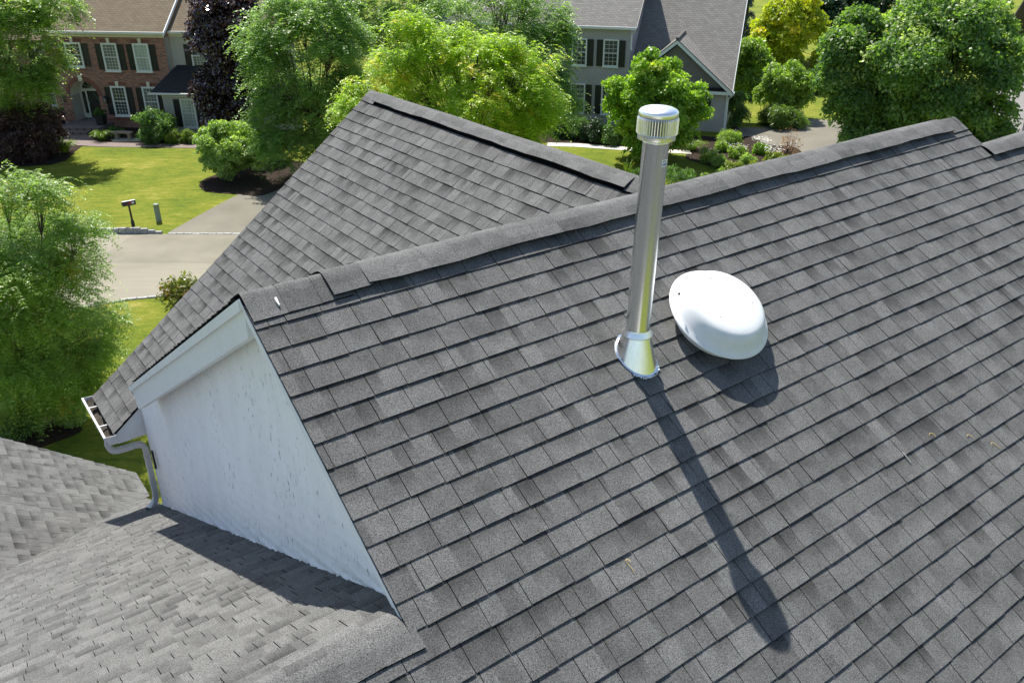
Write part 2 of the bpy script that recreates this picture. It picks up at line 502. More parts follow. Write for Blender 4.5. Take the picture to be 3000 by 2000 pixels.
class MB:
    """collects faces in world space, builds one mesh object"""

    def __init__(self):
        self.v, self.f, self.uv, self.t, self.smooth, self.mi = [], [], [], [], [], {}

    def poly(self, pts, uv=None, tint=0.5, smooth=False):
        n = len(self.v)
        self.v.extend([tuple(p) for p in pts])
        self.f.append(tuple(range(n, n + len(pts))))
        self.uv.append(uv)
        self.t.append(tint)
        self.smooth.append(smooth)

    def prism(self, top, off, uv=None, tint=0.5, bottom=True):
        """polygon 'top' extruded by vector off"""
        top = [np.asarray(p, float) for p in top]
        off = np.asarray(off, float)
        bot = [p + off for p in top]
        self.poly(top, uv, tint)
        if bottom:
            self.poly(bot[::-1], None, tint)
        for i in range(len(top)):
            j = (i + 1) % len(top)
            self.poly([top[j], top[i], bot[i], bot[j]], None, tint)

    def hexa(self, c):
        """8 corners: 0-3 bottom ring, 4-7 top ring"""
        for q in ((3, 2, 1, 0), (4, 5, 6, 7), (0, 1, 5, 4), (1, 2, 6, 5), (2, 3, 7, 6), (3, 0, 4, 7)):
            self.poly([c[i] for i in q])

    def grid(self, P, smooth=True, tint=0.5, uv=None):
        """P[i][j] points"""
        ni, nj = len(P), len(P[0])
        n = len(self.v)
        for r in P:
            self.v.extend([tuple(p) for p in r])
        for i in range(ni - 1):
            for j in range(nj - 1):
                self.f.append((n + i * nj + j, n + i * nj + j + 1, n + (i + 1) * nj + j + 1, n + (i + 1) * nj + j))
                self.uv.append([uv[i][j], uv[i][j + 1], uv[i + 1][j + 1], uv[i + 1][j]] if uv else None)
                self.t.append(tint)
                self.smooth.append(smooth)

    def tube(self, pts, radii, n=8, caps=True, smooth=True, squash=None):
        pts = [np.asarray(p, float) for p in pts]
        if not hasattr(radii, '__len__'):
            radii = [radii] * len(pts)
        rows = []
        ref = np.array([0.31, 0.17, 0.93])
        for i, p in enumerate(pts):
            d = nrm(pts[min(i + 1, len(pts) - 1)] - pts[max(i - 1, 0)])
            if abs(d @ ref) > 0.95:
                ref = np.array([0.9, 0.3, 0.1])
            a = nrm(np.cross(d, ref))
            b = np.cross(d, a)
            rows.append([p + radii[i] * (math.cos(t) * a + math.sin(t) * b) for t in np.linspace(0, 2 * math.pi, n, endpoint=False)])
        rows = [r + [r[0]] for r in rows]
        self.grid(rows, smooth)
        if caps:
            self.poly(rows[0][:-1][::-1])
            self.poly(rows[-1][:-1])

    def lathe(self, base, axis, prof, n=32, smooth=True, ref=(1, 0, 0.01)):
        axis = nrm(axis)
        a = nrm(np.cross(axis, np.cross(np.asarray(ref, float), axis)))
        b = np.cross(axis, a)
        base = np.asarray(base, float)
        rows = [[base + axis * h + r * (math.cos(t) * a + math.sin(t) * b) for t in np.linspace(0, 2 * math.pi, n + 1)] for r, h in prof]
        self.grid(rows, smooth)

    def build(self, name, mat, parent=None, origin=None, kind=None, weld=False):
        me = bpy.data.meshes.new(name)
        o = ORIGIN[parent.name] if parent is not None else np.asarray(origin if origin is not None else (0, 0, 0), float)
        V = np.asarray(self.v, float) - o
        me.from_pydata(V.tolist(), [], self.f)
        if any(u is not None for u in self.uv):
            lay = me.uv_layers.new(name='UVMap')
            k = 0
            for f, u in zip(self.f, self.uv):
                for i in range(len(f)):
                    lay.data[k].uv = u[i] if u is not None else (0.0, 0.3)
                    k += 1
        for i, k in self.mi.items():
            me.polygons[i].material_index = k
        at_ = me.attributes.new('tint', 'FLOAT', 'FACE')
        at_.data.foreach_set('value', np.asarray(self.t, np.float32))
        me.polygons.foreach_set('use_smooth', np.asarray(self.smooth, bool))
        for mm in (mat if isinstance(mat, (list, tuple)) else [mat]):
            me.materials.append(M[mm] if isinstance(mm, str) else mm)
        if weld:
            import bmesh
            bm = bmesh.new()
            bm.from_mesh(me)
            bmesh.ops.remove_doubles(bm, verts=bm.verts, dist=1e-4)
            bm.to_mesh(me)
            bm.free()
        ob = link_mesh(name, me, parent, origin)
        if kind:
            ob['kind'] = kind
        return ob


class Frame:
    """s along, d outward, z up"""

    def __init__(self, o, a, n, up=(0, 0, 1)):
        self.o, self.a, self.n, self.u = (np.asarray(x, float) for x in (o, a, n, up))

    def P(self, s, d, z):
        return self.o + self.a * s + self.n * d + self.u * z

    def box(self, mb, s0, s1, d0, d1, z0, z1):
        P = self.P
        mb.hexa([P(s0, d1, z0), P(s1, d1, z0), P(s1, d0, z0), P(s0, d0, z0), P(s0, d1, z1), P(s1, d1, z1), P(s1, d0, z1), P(s0, d0, z1)])


def boxes(fr, name, mat, parent, *lst, kind=None):
    mb = MB()
    for b in lst:
        fr.box(mb, *b)
    return mb.build(name, mat, parent, kind=kind)


def instance(src, parent, delta=None):
    c = src.copy()
    COL.objects.link(c)
    c.parent = parent
    ORIGIN[c.name] = ORIGIN[parent.name] if parent is not None else ORIGIN[src.name]
    if delta is not None:
        c.location = tuple(np.array(c.location) + delta)
    return c


# ================================================================== the ground
def clip_poly(poly, planes):
    """Sutherland-Hodgman in 2D, planes = (nx, ny, c) keeping nx*x + ny*y <= c"""
    for nx, ny, c in planes:
        out = []
        for i in range(len(poly)):
            p, q = poly[i], poly[(i + 1) % len(poly)]
            dp, dq = nx * p[0] + ny * p[1] - c, nx * q[0] + ny * q[1] - c
            if dp <= 0:
                out.append(p)
            if (dp < 0 < dq) or (dq < 0 < dp):
                t = dp / (dp - dq)
                out.append((p[0] + t * (q[0] - p[0]), p[1] + t * (q[1] - p[1])))
        poly = out
        if len(poly) < 3:
            return []
    return poly


def sheet(name, pts, z, mat, kind='structure', thick=0.0):
    """flat sheet from world (x, y) points, tessellated"""
    import bmesh
    bm = bmesh.new()
    vs = [bm.verts.new((p[0], p[1], z)) for p in pts]
    f = bm.faces.new(vs)
    f.normal_update()
    if f.normal.z < 0:
        f.normal_flip()
    bmesh.ops.triangulate(bm, faces=bm.faces)
    me = bpy.data.meshes.new(name)
    bm.to_mesh(me)
    bm.free()
    me.materials.append(M[mat])
    o = link_mesh(name, me)
    o['kind'] = kind
    return o


def px(lst, ox=0.0, oy=0.0, k=1.0):
    return [ground(ox + x / k, oy + y / k)[:2] for x, y in lst]


def smooth_line(pts, n=6):
    """Catmull-Rom through points"""
    P = [np.asarray(p, float) for p in pts]
    P = [2 * P[0] - P[1]] + P + [2 * P[-1] - P[-2]]
    out = []
    for i in range(1, len(P) - 2):
        for t in np.linspace(0, 1, n, endpoint=False):
            a, b, c, d = P[i - 1], P[i], P[i + 1], P[i + 2]
            out.append(0.5 * (2 * b + (c - a) * t + (2 * a - 5 * b + 4 * c - d) * t ** 2 + (3 * b - a - 3 * c + d) * t ** 3))
    out.append(P[-2])
    return out


mb = MB()
mb.poly([(-700, -300, 0), (700, -300, 0), (700, 900, 0), (-700, 900, 0)])
g = mb.build('ground', 'lawn')
g['kind'] = 'structure'
C2 = 2.904

# street in front of the brick house
road_far = smooth_line(px([(-900, 800), (200, 800), (860, 828), (1430, 830), (2040, 830), (2700, 838)], 0, 400, C2)) + px([(4200, 860)], 0, 400, C2)
road_near = smooth_line(px([(-900, 1660), (300, 1520), (870, 1432), (1090, 1385), (1490, 1350), (2100, 1330), (2700, 1320)], 0, 400, C2)) + px([(4200, 1300)], 0, 400, C2)
sheet('road', list(road_far) + list(road_near)[::-1], 0.004, 'road')
m_, nt_r, b_r = new_mat('older_asphalt', (0.19, 0.175, 0.135), 0.93, spec=0.2)
_p = position(nt_r)
nt_r.links.new(mix_c(nt_r, math_n(nt_r, 'MULTIPLY', noise(nt_r, _p, 60, 3, 0.7), 0.3), ramp(nt_r, noise(nt_r, _p, 0.5, 4), [(0.35, (0.185, 0.172, 0.130)), (0.65, (0.235, 0.218, 0.166))]), (0.10, 0.095, 0.085)), b_r.inputs['Base Color'])
bump(nt_r, b_r, noise(nt_r, _p, 80, 3), 0.4, 0.008)
M['road_old'] = m_
sheet('road', px([(1130, 838), (1430, 834), (2040, 833), (2700, 841), (4200, 863), (4200, 1090), (2323, 1076), (1500, 1073), (860, 1072), (840, 1040)], 0, 400, C2), 0.008, 'road_old')
# driveway of the brick house
sheet('driveway', smooth_line(px([(1425, 822), (1640, 700), (1900, 560), (2060, 480), (2400, 330)], 0, 400, C2)) + px([(3300, 330), (3000, 838), (2300, 832)], 0, 400, C2), 0.012, 'driveway')
# paver path and beds of the brick house
sheet('garden_bed', px([(-200, 1030), (500, 1060), (900, 1040), (1500, 1080), (1900, 1060), (1900, 1250), (1600, 1262), (870, 1252), (700, 1245), (640, 1290), (560, 1370), (430, 1405), (200, 1418), (-400, 1430)], 0, 0, C2), 0.008, 'mulch')
path_top = smooth_line(px([(515, 1165), (640, 1148), (760, 1155), (800, 1192), (900, 1212), (1200, 1222), (1640, 1232), (1900, 1236)], 0, 0, C2))
path_bot = smooth_line(px([(520, 1190), (600, 1222), (700, 1240), (870, 1250), (1200, 1256), (1640, 1262), (1900, 1266)], 0, 0, C2))
sheet('path', list(path_top) + list(path_bot)[::-1], 0.016, 'paver')
sheet('stepping_pad', px([(940, 1190), (1030, 1180), (1190, 1180), (1200, 1203), (960, 1205)], 0, 0, C2), 0.02, 'concrete')
# mulch island under the small tree by the drive
sheet('tree_bed', smooth_line(px([(1690, 420), (1730, 370), (1830, 330), (2050, 250), (2400, 200), (2700, 260), (2500, 380), (2250, 500), (2000, 492), (1760, 472), (1690, 420)], 0, 400, C2), 5)[:-1], 0.018, 'mulch')
# bed under the near left tree
sheet('corner_bed', smooth_line([ground(*p)[:2] for p in [(-300, 1290), (-120, 1215), (60, 1210), (200, 1235), (240, 1262), (150, 1300), (60, 1330), (-150, 1380), (-300, 1290)]], 5)[:-1], 0.008, 'mulch')
# grey house: walk, bed, driveway
sheet('front_walk', px([(300, 1215), (560, 1222), (830, 1242), (1100, 1262), (1510, 1282), (1530, 1312), (1340, 1302), (1080, 1290), (830, 1272), (560, 1252), (300, 1244)], 1500, 0, C2), 0.014, 'concrete')
sheet('foundation_bed', px([(200, 1000), (800, 1045), (1560, 1150), (1760, 1170), (1760, 1260), (1520, 1282), (1100, 1262), (830, 1243), (560, 1223), (200, 1214)], 1500, 0, C2), 0.008, 'mulch')
sheet('flower_bed', smooth_line(px([(1500, 1290), (1760, 1200), (2010, 1160), (2178, 1230), (2420, 1260), (2500, 1400), (2300, 1560), (2100, 1580), (1920, 1512), (1760, 1440), (1640, 1400), (1480, 1350), (1500, 1290)], 1500, 0, C2), 5)[:-1], 0.012, 'mulch')
sheet('side_driveway', px([(40, 978), (330, 978), (490, 940), (650, 915), (760, 915), (1300, 935), (2600, 960), (2800, 1500), (600, 1560), (560, 1300), (520, 1140), (300, 1120), (30, 1080)], 2100, 0, 2.613), 0.008, 'driveway')

sheet('patio', [(-16, -9), (3, -11), (6, -44), (-36, -44)], 0.006, 'concrete')  # pale slab added out of view so the flue has something bright to reflect

# granite block kerb on the far side of the street and a low edge on the near side
kerb = empty('kerb', (*ground(400, 684)[:2], 0), 'pale granite block kerb along the far edge of the street', 'kerb')


def kerb_line(pts, step, hfun, parent, w=0.14):
    pts = [np.array([p[0], p[1]]) for p in pts]
    seg = [np.linalg.norm(pts[i + 1] - pts[i]) for i in range(len(pts) - 1)]
    cum = np.concatenate([[0], np.cumsum(seg)])
    n = 0
    for i in range(int(cum[-1] / step)):
        s0, s1 = i * step, (i + 1) * step - 0.018
        q = [np.array([np.interp(s, cum, [p[j] for p in pts]) for j in (0, 1)]) for s in (s0, s1)]
        t = nrm(q[1] - q[0])
        nn = np.array([-t[1], t[0]])
        h = hfun(0.5 * (s0 + s1) / cum[-1]) + random.uniform(-0.008, 0.008)
        ww = w + random.uniform(-0.01, 0.01)
        c = []
        for zz, k in ((-0.02, 1.0), (h, 0.88)):
            m_ = (q[0] + q[1]) / 2
            for a, b in ((q[0], -1), (q[1], -1), (q[1], 1), (q[0], 1)):
                p2 = m_ + (a - m_) * (0.97 if zz > 0 else 1) + nn * b * ww * 0.5 * k
                c.append((p2[0], p2[1], zz))
        bmk = MB()
        bmk.hexa(c)
        bmk.build('kerb_block', 'kerbstone', parent)
        n += 1
    return n


kl = px([(560, 812), (640, 812), (860, 822), (1100, 824), (1280, 822), (1430, 827)], 0, 400, C2)
kerb_line(kl, 0.30, lambda t: 0.25 if t < 0.72 else 0.25 - 0.22 * (t - 0.72) / 0.28, kerb)
kerb_line(px([(1432, 827), (2040, 829), (2300, 832)], 0, 400, C2), 0.34, lambda t: 0.03, kerb, 0.16)
kerb2 = empty('kerb', (*ground(430, 872)[:2], 0), 'low pale block edging between the street and the near lawn', 'kerb')
kerb_line(px([(300, 1522), (870, 1433), (1090, 1386), (1490, 1351), (2000, 1333)], 0, 400, C2), 0.36, lambda t: 0.05, kerb2, 0.16)


# ================================================================== the house we look over
PHI = 0.6331
HU = np.array([math.cos(PHI), math.sin(PHI), 0])
HV = np.array([-math.sin(PHI), math.cos(PHI), 0])
HO = np.array([-1.55013, 4.45358, H - 1.96895])


def L(a, b, c):
    return HO + HU * a + HV * b + Z * c


E_ = 0.155                      # shingle exposure
TA = 0.5547                     # pitch of the long slope
KA = math.tan(TA)
KB_ = math.tan(0.6637)          # pitch of the street gable roof
KC = 0.545
ZR = 8.0
house = empty('shingled_house', (*L(2, 0, 0)[:2], 0.0), 'house with charcoal shingle roofs and white stucco gable in front', 'house')


class Plane:
    """roof plane: a along the courses, s down the slope from the ridge"""

    def __init__(self, o, ea, down):
        self.o, self.ea, self.dn = np.asarray(o, float), nrm(ea), nrm(down)
        n = np.cross(self.ea, self.dn)
        self.n = n if n[2] > 0 else -n

    def P(self, a, s, h=0.0):
        return self.o + self.ea * a + self.dn * s + self.n * h


def proj_px(p):
    d = np.asarray(p) - CAM
    w = d @ FW
    return 1500 + FPX * (d @ RT) / w, 1000 - FPX * (d @ UP) / w, w


TABS = []                       # (screen area, slope object, pieces)


def lay_courses(plane, slope_obj, s_first, count, a0, a1, planes_of, seed, expo=E_):
    rr = random.Random(seed)
    for k in range(count):
        sb = s_first + k * expo
        a = a0 - rr.uniform(0, 0.25)
        planes = planes_of(sb - expo * 0.5)
        wob = rr.uniform(0, 6)
        while a < a1:
            w = rr.choice((0.10, 0.17, 0.19, 0.20, 0.21, 0.22, 0.23, 0.25, 0.27)) * rr.uniform(0.93, 1.07)
            lo, hi = a + 0.0022, a + w - 0.0022
            dj = 0.0035 * math.sin(1.7 * a + wob) + rr.uniform(-0.0018, 0.0018)
            t = rr.choice((0.0075, 0.0082, 0.009, 0.0105, 0.012))
            t2 = t + rr.uniform(-0.0008, 0.0014)
            tone = min(1, max(0, rr.gauss(0.5, 0.24)))
            poly = [(lo, sb + dj), (hi, sb + dj + rr.uniform(-0.0015, 0.0015)), (hi, sb - expo * 1.13), (lo, sb - expo * 1.13)]
            poly = clip_poly(poly, planes)
            a += w
            if len(poly) < 3:
                continue
            mb = MB()
            top = []
            for (x, s) in poly:
                f = (sb + dj - s) / expo
                tt = t + (t2 - t) * (x - lo) / max(1e-6, hi - lo)
                top.append(plane.P(x, s, tt * (1 - f) + 0.0006 * f))
            nv = np.cross(top[1] - top[0], top[2] - top[1])
            uv = [(x + k * 3.713 + seed, min(1.0, max(0.0, (sb + dj - s) / expo))) for x, s in poly]
            if nv @ plane.n < 0:
                top, uv = top[::-1], uv[::-1]
            mb.prism(top, -plane.n * 0.012, uv, tone, bottom=False)
            for i in range(1, len(mb.f)):
                mb.mi[i] = 1
            c = sum(top) / len(top)
            q = [proj_px(p) for p in top]
            area = 0.0
            cx, cy, cw = proj_px(c)
            if cw > 0.3 and -20 < cx < 3020 and -20 < cy < 2020:
                area = abs(0.5 * sum(q[i][0] * q[(i + 1) % len(q)][1] - q[(i + 1) % len(q)][0] * q[i][1] for i in range(len(q))))
            TABS.append((area, slope_obj, mb))


def deck(name, pts, n, label=None):
    mb = MB()
    mb.prism([p - n * 0.010 for p in pts], -n * 0.012)
    o = mb.build(name, 'deck', house)
    if label:
        o['label'] = label
    return o


# long slope with the flue (A), ridge along u
pA = Plane(L(0, 0, 0), HU, -HV * math.cos(TA) - Z * math.sin(TA))
AR = 7.62                       # right end of the upper ridge
V2 = -0.36                      # lower ridge of the right-hand wing
S2 = -V2 / math.cos(TA)
VC = -1.722                     # ridge of the left-hand wing
SCR = -VC / math.cos(TA)
SMAX = 5.5
slopeA = deck('roof_slope', [pA.P(0, 0), pA.P(AR, 0), pA.P(AR, S2), pA.P(13, S2), pA.P(13, SMAX), pA.P(-5, SMAX), pA.P(-5, SCR + 0.11), pA.P(0, SCR + 0.11)], pA.n, 'long charcoal slope carrying the flue and the fan')


def planesA(s):
    lo = 0.0 if s < 13 * E_ + 0.256 - E_ else -5.0
    if lo < 0 and s < SCR + 0.16:
        return [(-1, 0, 0.004), (1, 0, 13.0), (0, 1, SMAX), (0, -1, 0.0)]
    hi = AR if s < S2 + 0.12 else 13.0
    return [(-1, 0, -lo + 0.004), (1, 0, hi + 0.004), (0, 1, SMAX), (0, -1, 0.0)]


lay_courses(pA, slopeA, 0.256, 34, -5.0, 13.0, planesA, 11)

# its back slope, seen only as a ragged edge along the rake
KAB = 0.60
TAB = math.atan(KAB)
pAb = Plane(L(0, 0, 0), HU, HV * math.cos(TAB) - Z * math.sin(TAB))
SB = 4.21 / math.cos(TAB)
slopeAb = deck('roof_slope', [pAb.P(0, 0), pAb.P(AR, 0), pAb.P(AR, SB), pAb.P(6.9, SB), pAb.P(4.215, 0.45 / math.cos(TAB)), pAb.P(1.43, SB), pAb.P(0, SB)], pAb.n)
lay_courses(pAb, slopeAb, 0.256, 29, 0.0, 1.4, lambda s: [(-1, 0, 0.006), (1, 0, 1.4), (0, 1, SB)], 12)

# street gable roof (B), ridge along v
BU, BV, BZ = 4.215, 6.4065, -0.2996
TB = 0.6637
pB = Plane(L(BU, BV, BZ), -HV, -HU * math.cos(TB) - Z * math.sin(TB))
SBE = 5.49


def b_valley(s):                 # a (distance from the far rake) of the near boundary
    u_ = BU - s * math.cos(TB)
    z_ = BZ - s * math.sin(TB)
    return BV - (-z_ / KAB)


slopeB = deck('roof_slope', [pB.P(0, 0), pB.P(0, SBE), pB.P(BV - 5.33, SBE), pB.P(BV - 5.33, 4.7), pB.P(b_valley(0), 0)], pB.n, 'steep charcoal slope of the street-side gable')


def planesB(s):
    if s > 4.7:
        return [(-1, 0, 0.006), (1, 0, BV - 5.33), (0, 1, SBE + 0.02)]
    return [(-1, 0, 0.006), (1, 0, b_valley(s) + 0.1), (0, 1, SBE + 0.02)]


lay_courses(pB, slopeB, 0.374 - 0 * E_, 34, 0.0, 6.2, planesB, 13)
# the far side of that gable
pBr = Plane(L(BU, BV, BZ), -HV, HU * math.cos(TB) - Z * math.sin(TB))
deck('roof_slope', [pBr.P(0, 0), pBr.P(0, 4.6), pBr.P(BV - 5.0, 4.6), pBr.P(b_valley(0), 0)], pBr.n)

# left-hand wing: back slope (C) and the cross gable beside it (D)
TC = math.atan(KC)
ZC = KA * VC
pC = Plane(L(0, VC, ZC), HU, HV * math.cos(TC) - Z * math.sin(TC))
cC = math.cos(TC)
VAL0, VAL1 = np.array([-1.644, 4.466]), np.array([0.023, 6.528])
vs = (VAL1[1] - VAL0[1]) / (VAL1[0] - VAL0[0])


def val_v(u_):
    return VAL0[1] + vs * (u_ - VAL0[0])


slopeC = deck('roof_slope', [pC.P(-5, 0.11), pC.P(0.092, 0.11), pC.P(0.27, (6.7 - VC) / cC), pC.P(0.16, (6.7 - VC) / cC), pC.P(-5, max(0.05, (val_v(-5) - VC) / cC))], pC.n, 'pale sunlit slope below the stucco gable')
_k = vs / cC
lay_courses(pC, slopeC, 0.20, 62, -5.0, 0.30, lambda s: [(1, -0.0217 * cC, 0.128 + 0.0217 * VC), (-_k, 1, (val_v(0) - VC) / cC + 0.02), (0, 1, (6.7 - VC) / cC), (0, -1, -0.09)], 14)
KD = 0.674
TD = math.atan(KD)
zD0 = -4.439
pD = Plane(L(-1.644, 0, zD0), HV, HU * math.cos(TD) - Z * math.sin(TD))
cD = math.cos(TD)


def sD(u_):
    return (u_ + 1.644) / cD


def rake_v(u_):
    return 8.022 - 0.256 * (u_ + 1.201)


slopeD = deck('roof_slope', [pD.P(val_v(-5), sD(-5)), pD.P(rake_v(-5), sD(-5)), pD.P(rake_v(0.35), sD(0.35)), pD.P(val_v(0.35), sD(0.35))][::1], pD.n, 'weathered slope of the low cross gable')
# v >= valley(u), v <= rake(u)
lay_courses(pD, slopeD, sD(-5) + 0.1, 46, 0.5, 9.5, lambda s: [(-1, vs * cD, -(VAL0[1]) + 0.015), (1, 0.256 * cD, rake_v(-1.644) + 0.01), (0, 1, sD(0.35))], 15)

# shingles: the 300 that show largest are single pieces, the rest one field per slope
TABS.sort(key=lambda t: -t[0])
for area, so, tmb in TABS[:300]:
    tmb.build('shingle', ['shingle', 'shingle_edge'], so)
rest = {}
for area, so, tmb in TABS[300:]:
    r = rest.setdefault(so.name, (so, MB()))[1]
    n0, f0 = len(r.v), len(r.f)
    r.v += tmb.v
    r.f += [tuple(i + n0 for i in f) for f in tmb.f]
    r.uv += tmb.uv
    r.t += tmb.t
    r.smooth += tmb.smooth
    for i, k in tmb.mi.items():
        r.mi[i + f0] = k
for so, r in rest.values():
    r.build('shingle_field', ['shingle', 'shingle_edge'], so, kind='stuff')


# ridge caps
def ridge_caps(o, d, length, down_l, down_r, w, raise_, expo, parent, seed, start=0.0, butt=0.004, wl=None, wr=None, rnd=0.06):
    """pieces along d from o; down_l / down_r are the unit slope vectors of the two sides"""
    rr = random.Random(seed)
    d = nrm(d)
    wl, wr = wl or w, wr or w
    ts = [-1, -0.8, -0.55, -0.32, -0.15, 0, 0.15, 0.32, 0.55, 0.8, 1]

    def prof(x, h, wv):
        out = []
        for t in ts:
            side, ww = (down_l, wl) if t < 0 else (down_r, wr)
            dist = abs(t) * (ww + (wv if abs(t) == 1 else wv * abs(t)))
            hor = side.copy(); hor[2] = 0
            lh = np.linalg.norm(hor)
            k = -side[2] / lh
            x_ = dist * lh
            we = ww * lh
            zz = -k * math.sqrt(x_ * x_ + rnd * rnd) + k * (math.sqrt(we * we + rnd * rnd) - we)
            out.append(o + d * x + nrm(hor) * x_ + Z * (zz + h))
        return out
    x = start
    ph = rr.uniform(0, 6)
    tone = 0.5
    while x < start + length - 1e-3:
        x1 = min(x + expo, start + length)
        xe = min(x1 + 0.02, start + length)
        w0 = 0.006 * math.sin(5.1 * x + ph) + 0.004 * math.sin(13 * x + ph)
        w1 = 0.006 * math.sin(5.1 * xe + ph) + 0.004 * math.sin(13 * xe + ph)
        sag = 0.003 * math.sin(3 * x + ph)
        tone = min(1, max(0, rr.gauss(0.55, 0.05)))
        sag1 = 0.003 * math.sin(3 * xe + ph)
        A = prof(x, raise_ + butt + sag, w0)
        B = prof(xe, raise_ + sag1, w1)
        mb = MB()
        uvA = [[(p * 0.3 + x * 3.1, 0.2) for p in ts], [(p * 0.3 + x * 3.1, 0.2) for p in ts]]
        mb.grid([A, B], True, tone, uvA)
        th = 0.008
        A2 = [p - Z * th for p in A]
        B2 = [p - Z * th for p in B]
        n0 = len(mb.f)
        mb.grid([A[:], A2], False)
        mb.grid([B2, B], False)
        mb.poly([A[0], B[0], B2[0], A2[0]])
        mb.poly([B[-1], A[-1], A2[-1], B2[-1]])
        mb.grid([B2, A2], False)
        for i in range(n0, len(mb.f)):
            mb.mi[i] = 1
        mb.build('ridge_cap', ['cap', 'shingle_edge'], parent)
        x = x1


def vent_strip(o, d, x0, x1, down_l, down_r, w, h, parent):
    mb = MB()
    d = nrm(d)
    P = []
    for x in (x0, x1):
        row = []
        for side, s in ((down_l, w), (down_l, w * 0.35), (down_r, w * 0.35), (down_r, w)):
            row.append(o + d * x + side * s + Z * h)
        P.append(row)
    mb.grid(P, False)
    for i in (0, 3):
        mb.poly([P[0][i], P[1][i], P[1][i] - Z * 0.05, P[0][i] - Z * 0.05])
    mb.poly([P[0][0], P[0][1], P[0][2], P[0][3], P[0][3] - Z * 0.05, P[0][0] - Z * 0.05])
    mb.poly([P[1][0], P[1][1], P[1][2], P[1][3], P[1][3] - Z * 0.05, P[1][0] - Z * 0.05])
    return mb.build('ridge_vent', 'deck', parent)


ridgeA = L(0, 0, 0)
ridge_caps(ridgeA, HU, 0.62, pAb.dn, pA.dn, 0.212, 0.014, 0.21, slopeA, 1, start=0.002, rnd=0.015)
ridge_caps(ridgeA, HU, 0.26, pAb.dn, pA.dn, 0.205, 0.040, 0.26, slopeA, 2, start=0.50, rnd=0.05)
ridge_caps(ridgeA, HU, AR - 0.28 - 0.74, pAb.dn, pA.dn, 0.205, 0.056, 0.215, slopeA, 3, start=0.74, butt=0.001, rnd=0.085)
ridge_caps(ridgeA, HU, 0.28, pAb.dn, pA.dn, 0.200, 0.020, 0.21, slopeA, 4, start=AR - 0.28, rnd=0.02)
vent_strip(ridgeA, HU, 0.72, AR - 0.30, pAb.dn, pA.dn, 0.15, 0.018, slopeA)
# lower ridge on the right
r2 = L(AR - 0.05, V2, KA * V2)
ridge_caps(r2, HU, 5.0, pAb.dn, pA.dn, 0.19, 0.050, 0.215, slopeA, 5, butt=0.001, rnd=0.08)
vent_strip(r2, HU, 0.01, 5.0, pAb.dn, pA.dn, 0.13, 0.018, slopeA)
deck('roof_slope', [L(AR - 0.02, V2, KA * V2), L(13, V2, KA * V2), L(13, V2 + 4, KA * V2 - 4 * KAB), L(AR - 0.02, V2 + 4, KA * V2 - 4 * KAB)], pAb.n)
# ridge of the street gable
ridgeB = L(BU, BV, BZ)
blen = BV - 0.50
ridge_caps(ridgeB, -HV, 0.34, pB.dn, pBr.dn, 0.21, 0.018, 0.21, slopeB, 6, start=0.002, rnd=0.02)
ridge_caps(ridgeB, -HV, blen - 0.95, pB.dn, pBr.dn, 0.205, 0.056, 0.215, slopeB, 7, start=0.32, butt=0.001, rnd=0.085)
ridge_caps(ridgeB, -HV, 0.66, pB.dn, pBr.dn, 0.20, 0.020, 0.215, slopeB, 8, start=blen - 0.64, rnd=0.02)
vent_strip(ridgeB, -HV, 0.34, blen - 0.66, pB.dn, pBr.dn, 0.15, 0.018, slopeB)
# ridge of the left wing
ridge_caps(L(0.03, VC, ZC), -HU, 5.0, pC.dn, pA.dn, 0.190, 0.016, 0.205, slopeC, 9, rnd=0.09)

# stucco gable


def UW(v_):
    return 0.13 + 0.0217 * v_


def wall_top(v_):
    return (KA * v_ if v_ < 0 else -KAB * v_) - 0.06


def wall_bot(v_):
    return ZC - KC * (v_ - VC) - 0.03


NV, NH = 150, 70
W0, W1 = VC + 0.20, 5.33
rows = []
for i in range(NV + 1):
    v_ = W0 + (W1 - W0) * i / NV
    zt, zb = max(wall_top(v_), wall_bot(v_) + 0.001), wall_bot(v_)
    row = []
    for j in range(NH + 1):
        f = (j / NH) ** 1.3
        zz = zb + (zt - zb) * f
        hgt = zz - zb
        k = 0.0025 + 0.016 * math.exp(-hgt / 0.10)
        n_ = math.sin(v_ * 31 + zz * 17) * math.sin(zz * 43 - v_ * 11) * 0.5 + 0.5 * math.sin(v_ * 83 + 3 * math.sin(zz * 59)) * math.sin(zz * 71 + 2 * math.sin(v_ * 37))
        row.append(L(UW(v_) - k * (0.6 + n_), v_ + 0.01 * math.exp(-hgt / .1) * math.sin(zz * 60 + v_ * 40), zz))
    rows.append(row)
mb = MB()
mb.grid(rows, True)
# return of the wall round its far corner
mb.poly([L(UW(W1), W1, wall_top(W1)), L(UW(W1), W1, wall_bot(W1)), L(UW(W1) + 0.35, W1 + 0.01, wall_bot(W1) - 0.2), L(UW(W1) + 0.35, W1 + 0.01, wall_top(W1))])
mb.build('gable_wall', 'stucco', house)


def vz_board(name, mat, pts, u0, u1):
    mb = MB()
    mb.prism([L(u0, a, c) for a, c in pts], HU * (u1 - u0))
    return mb.build(name, mat, house)


def rk(v_, dz):
    return (v_, (KA * v_ if v_ < 0 else -KAB * v_) - dz)


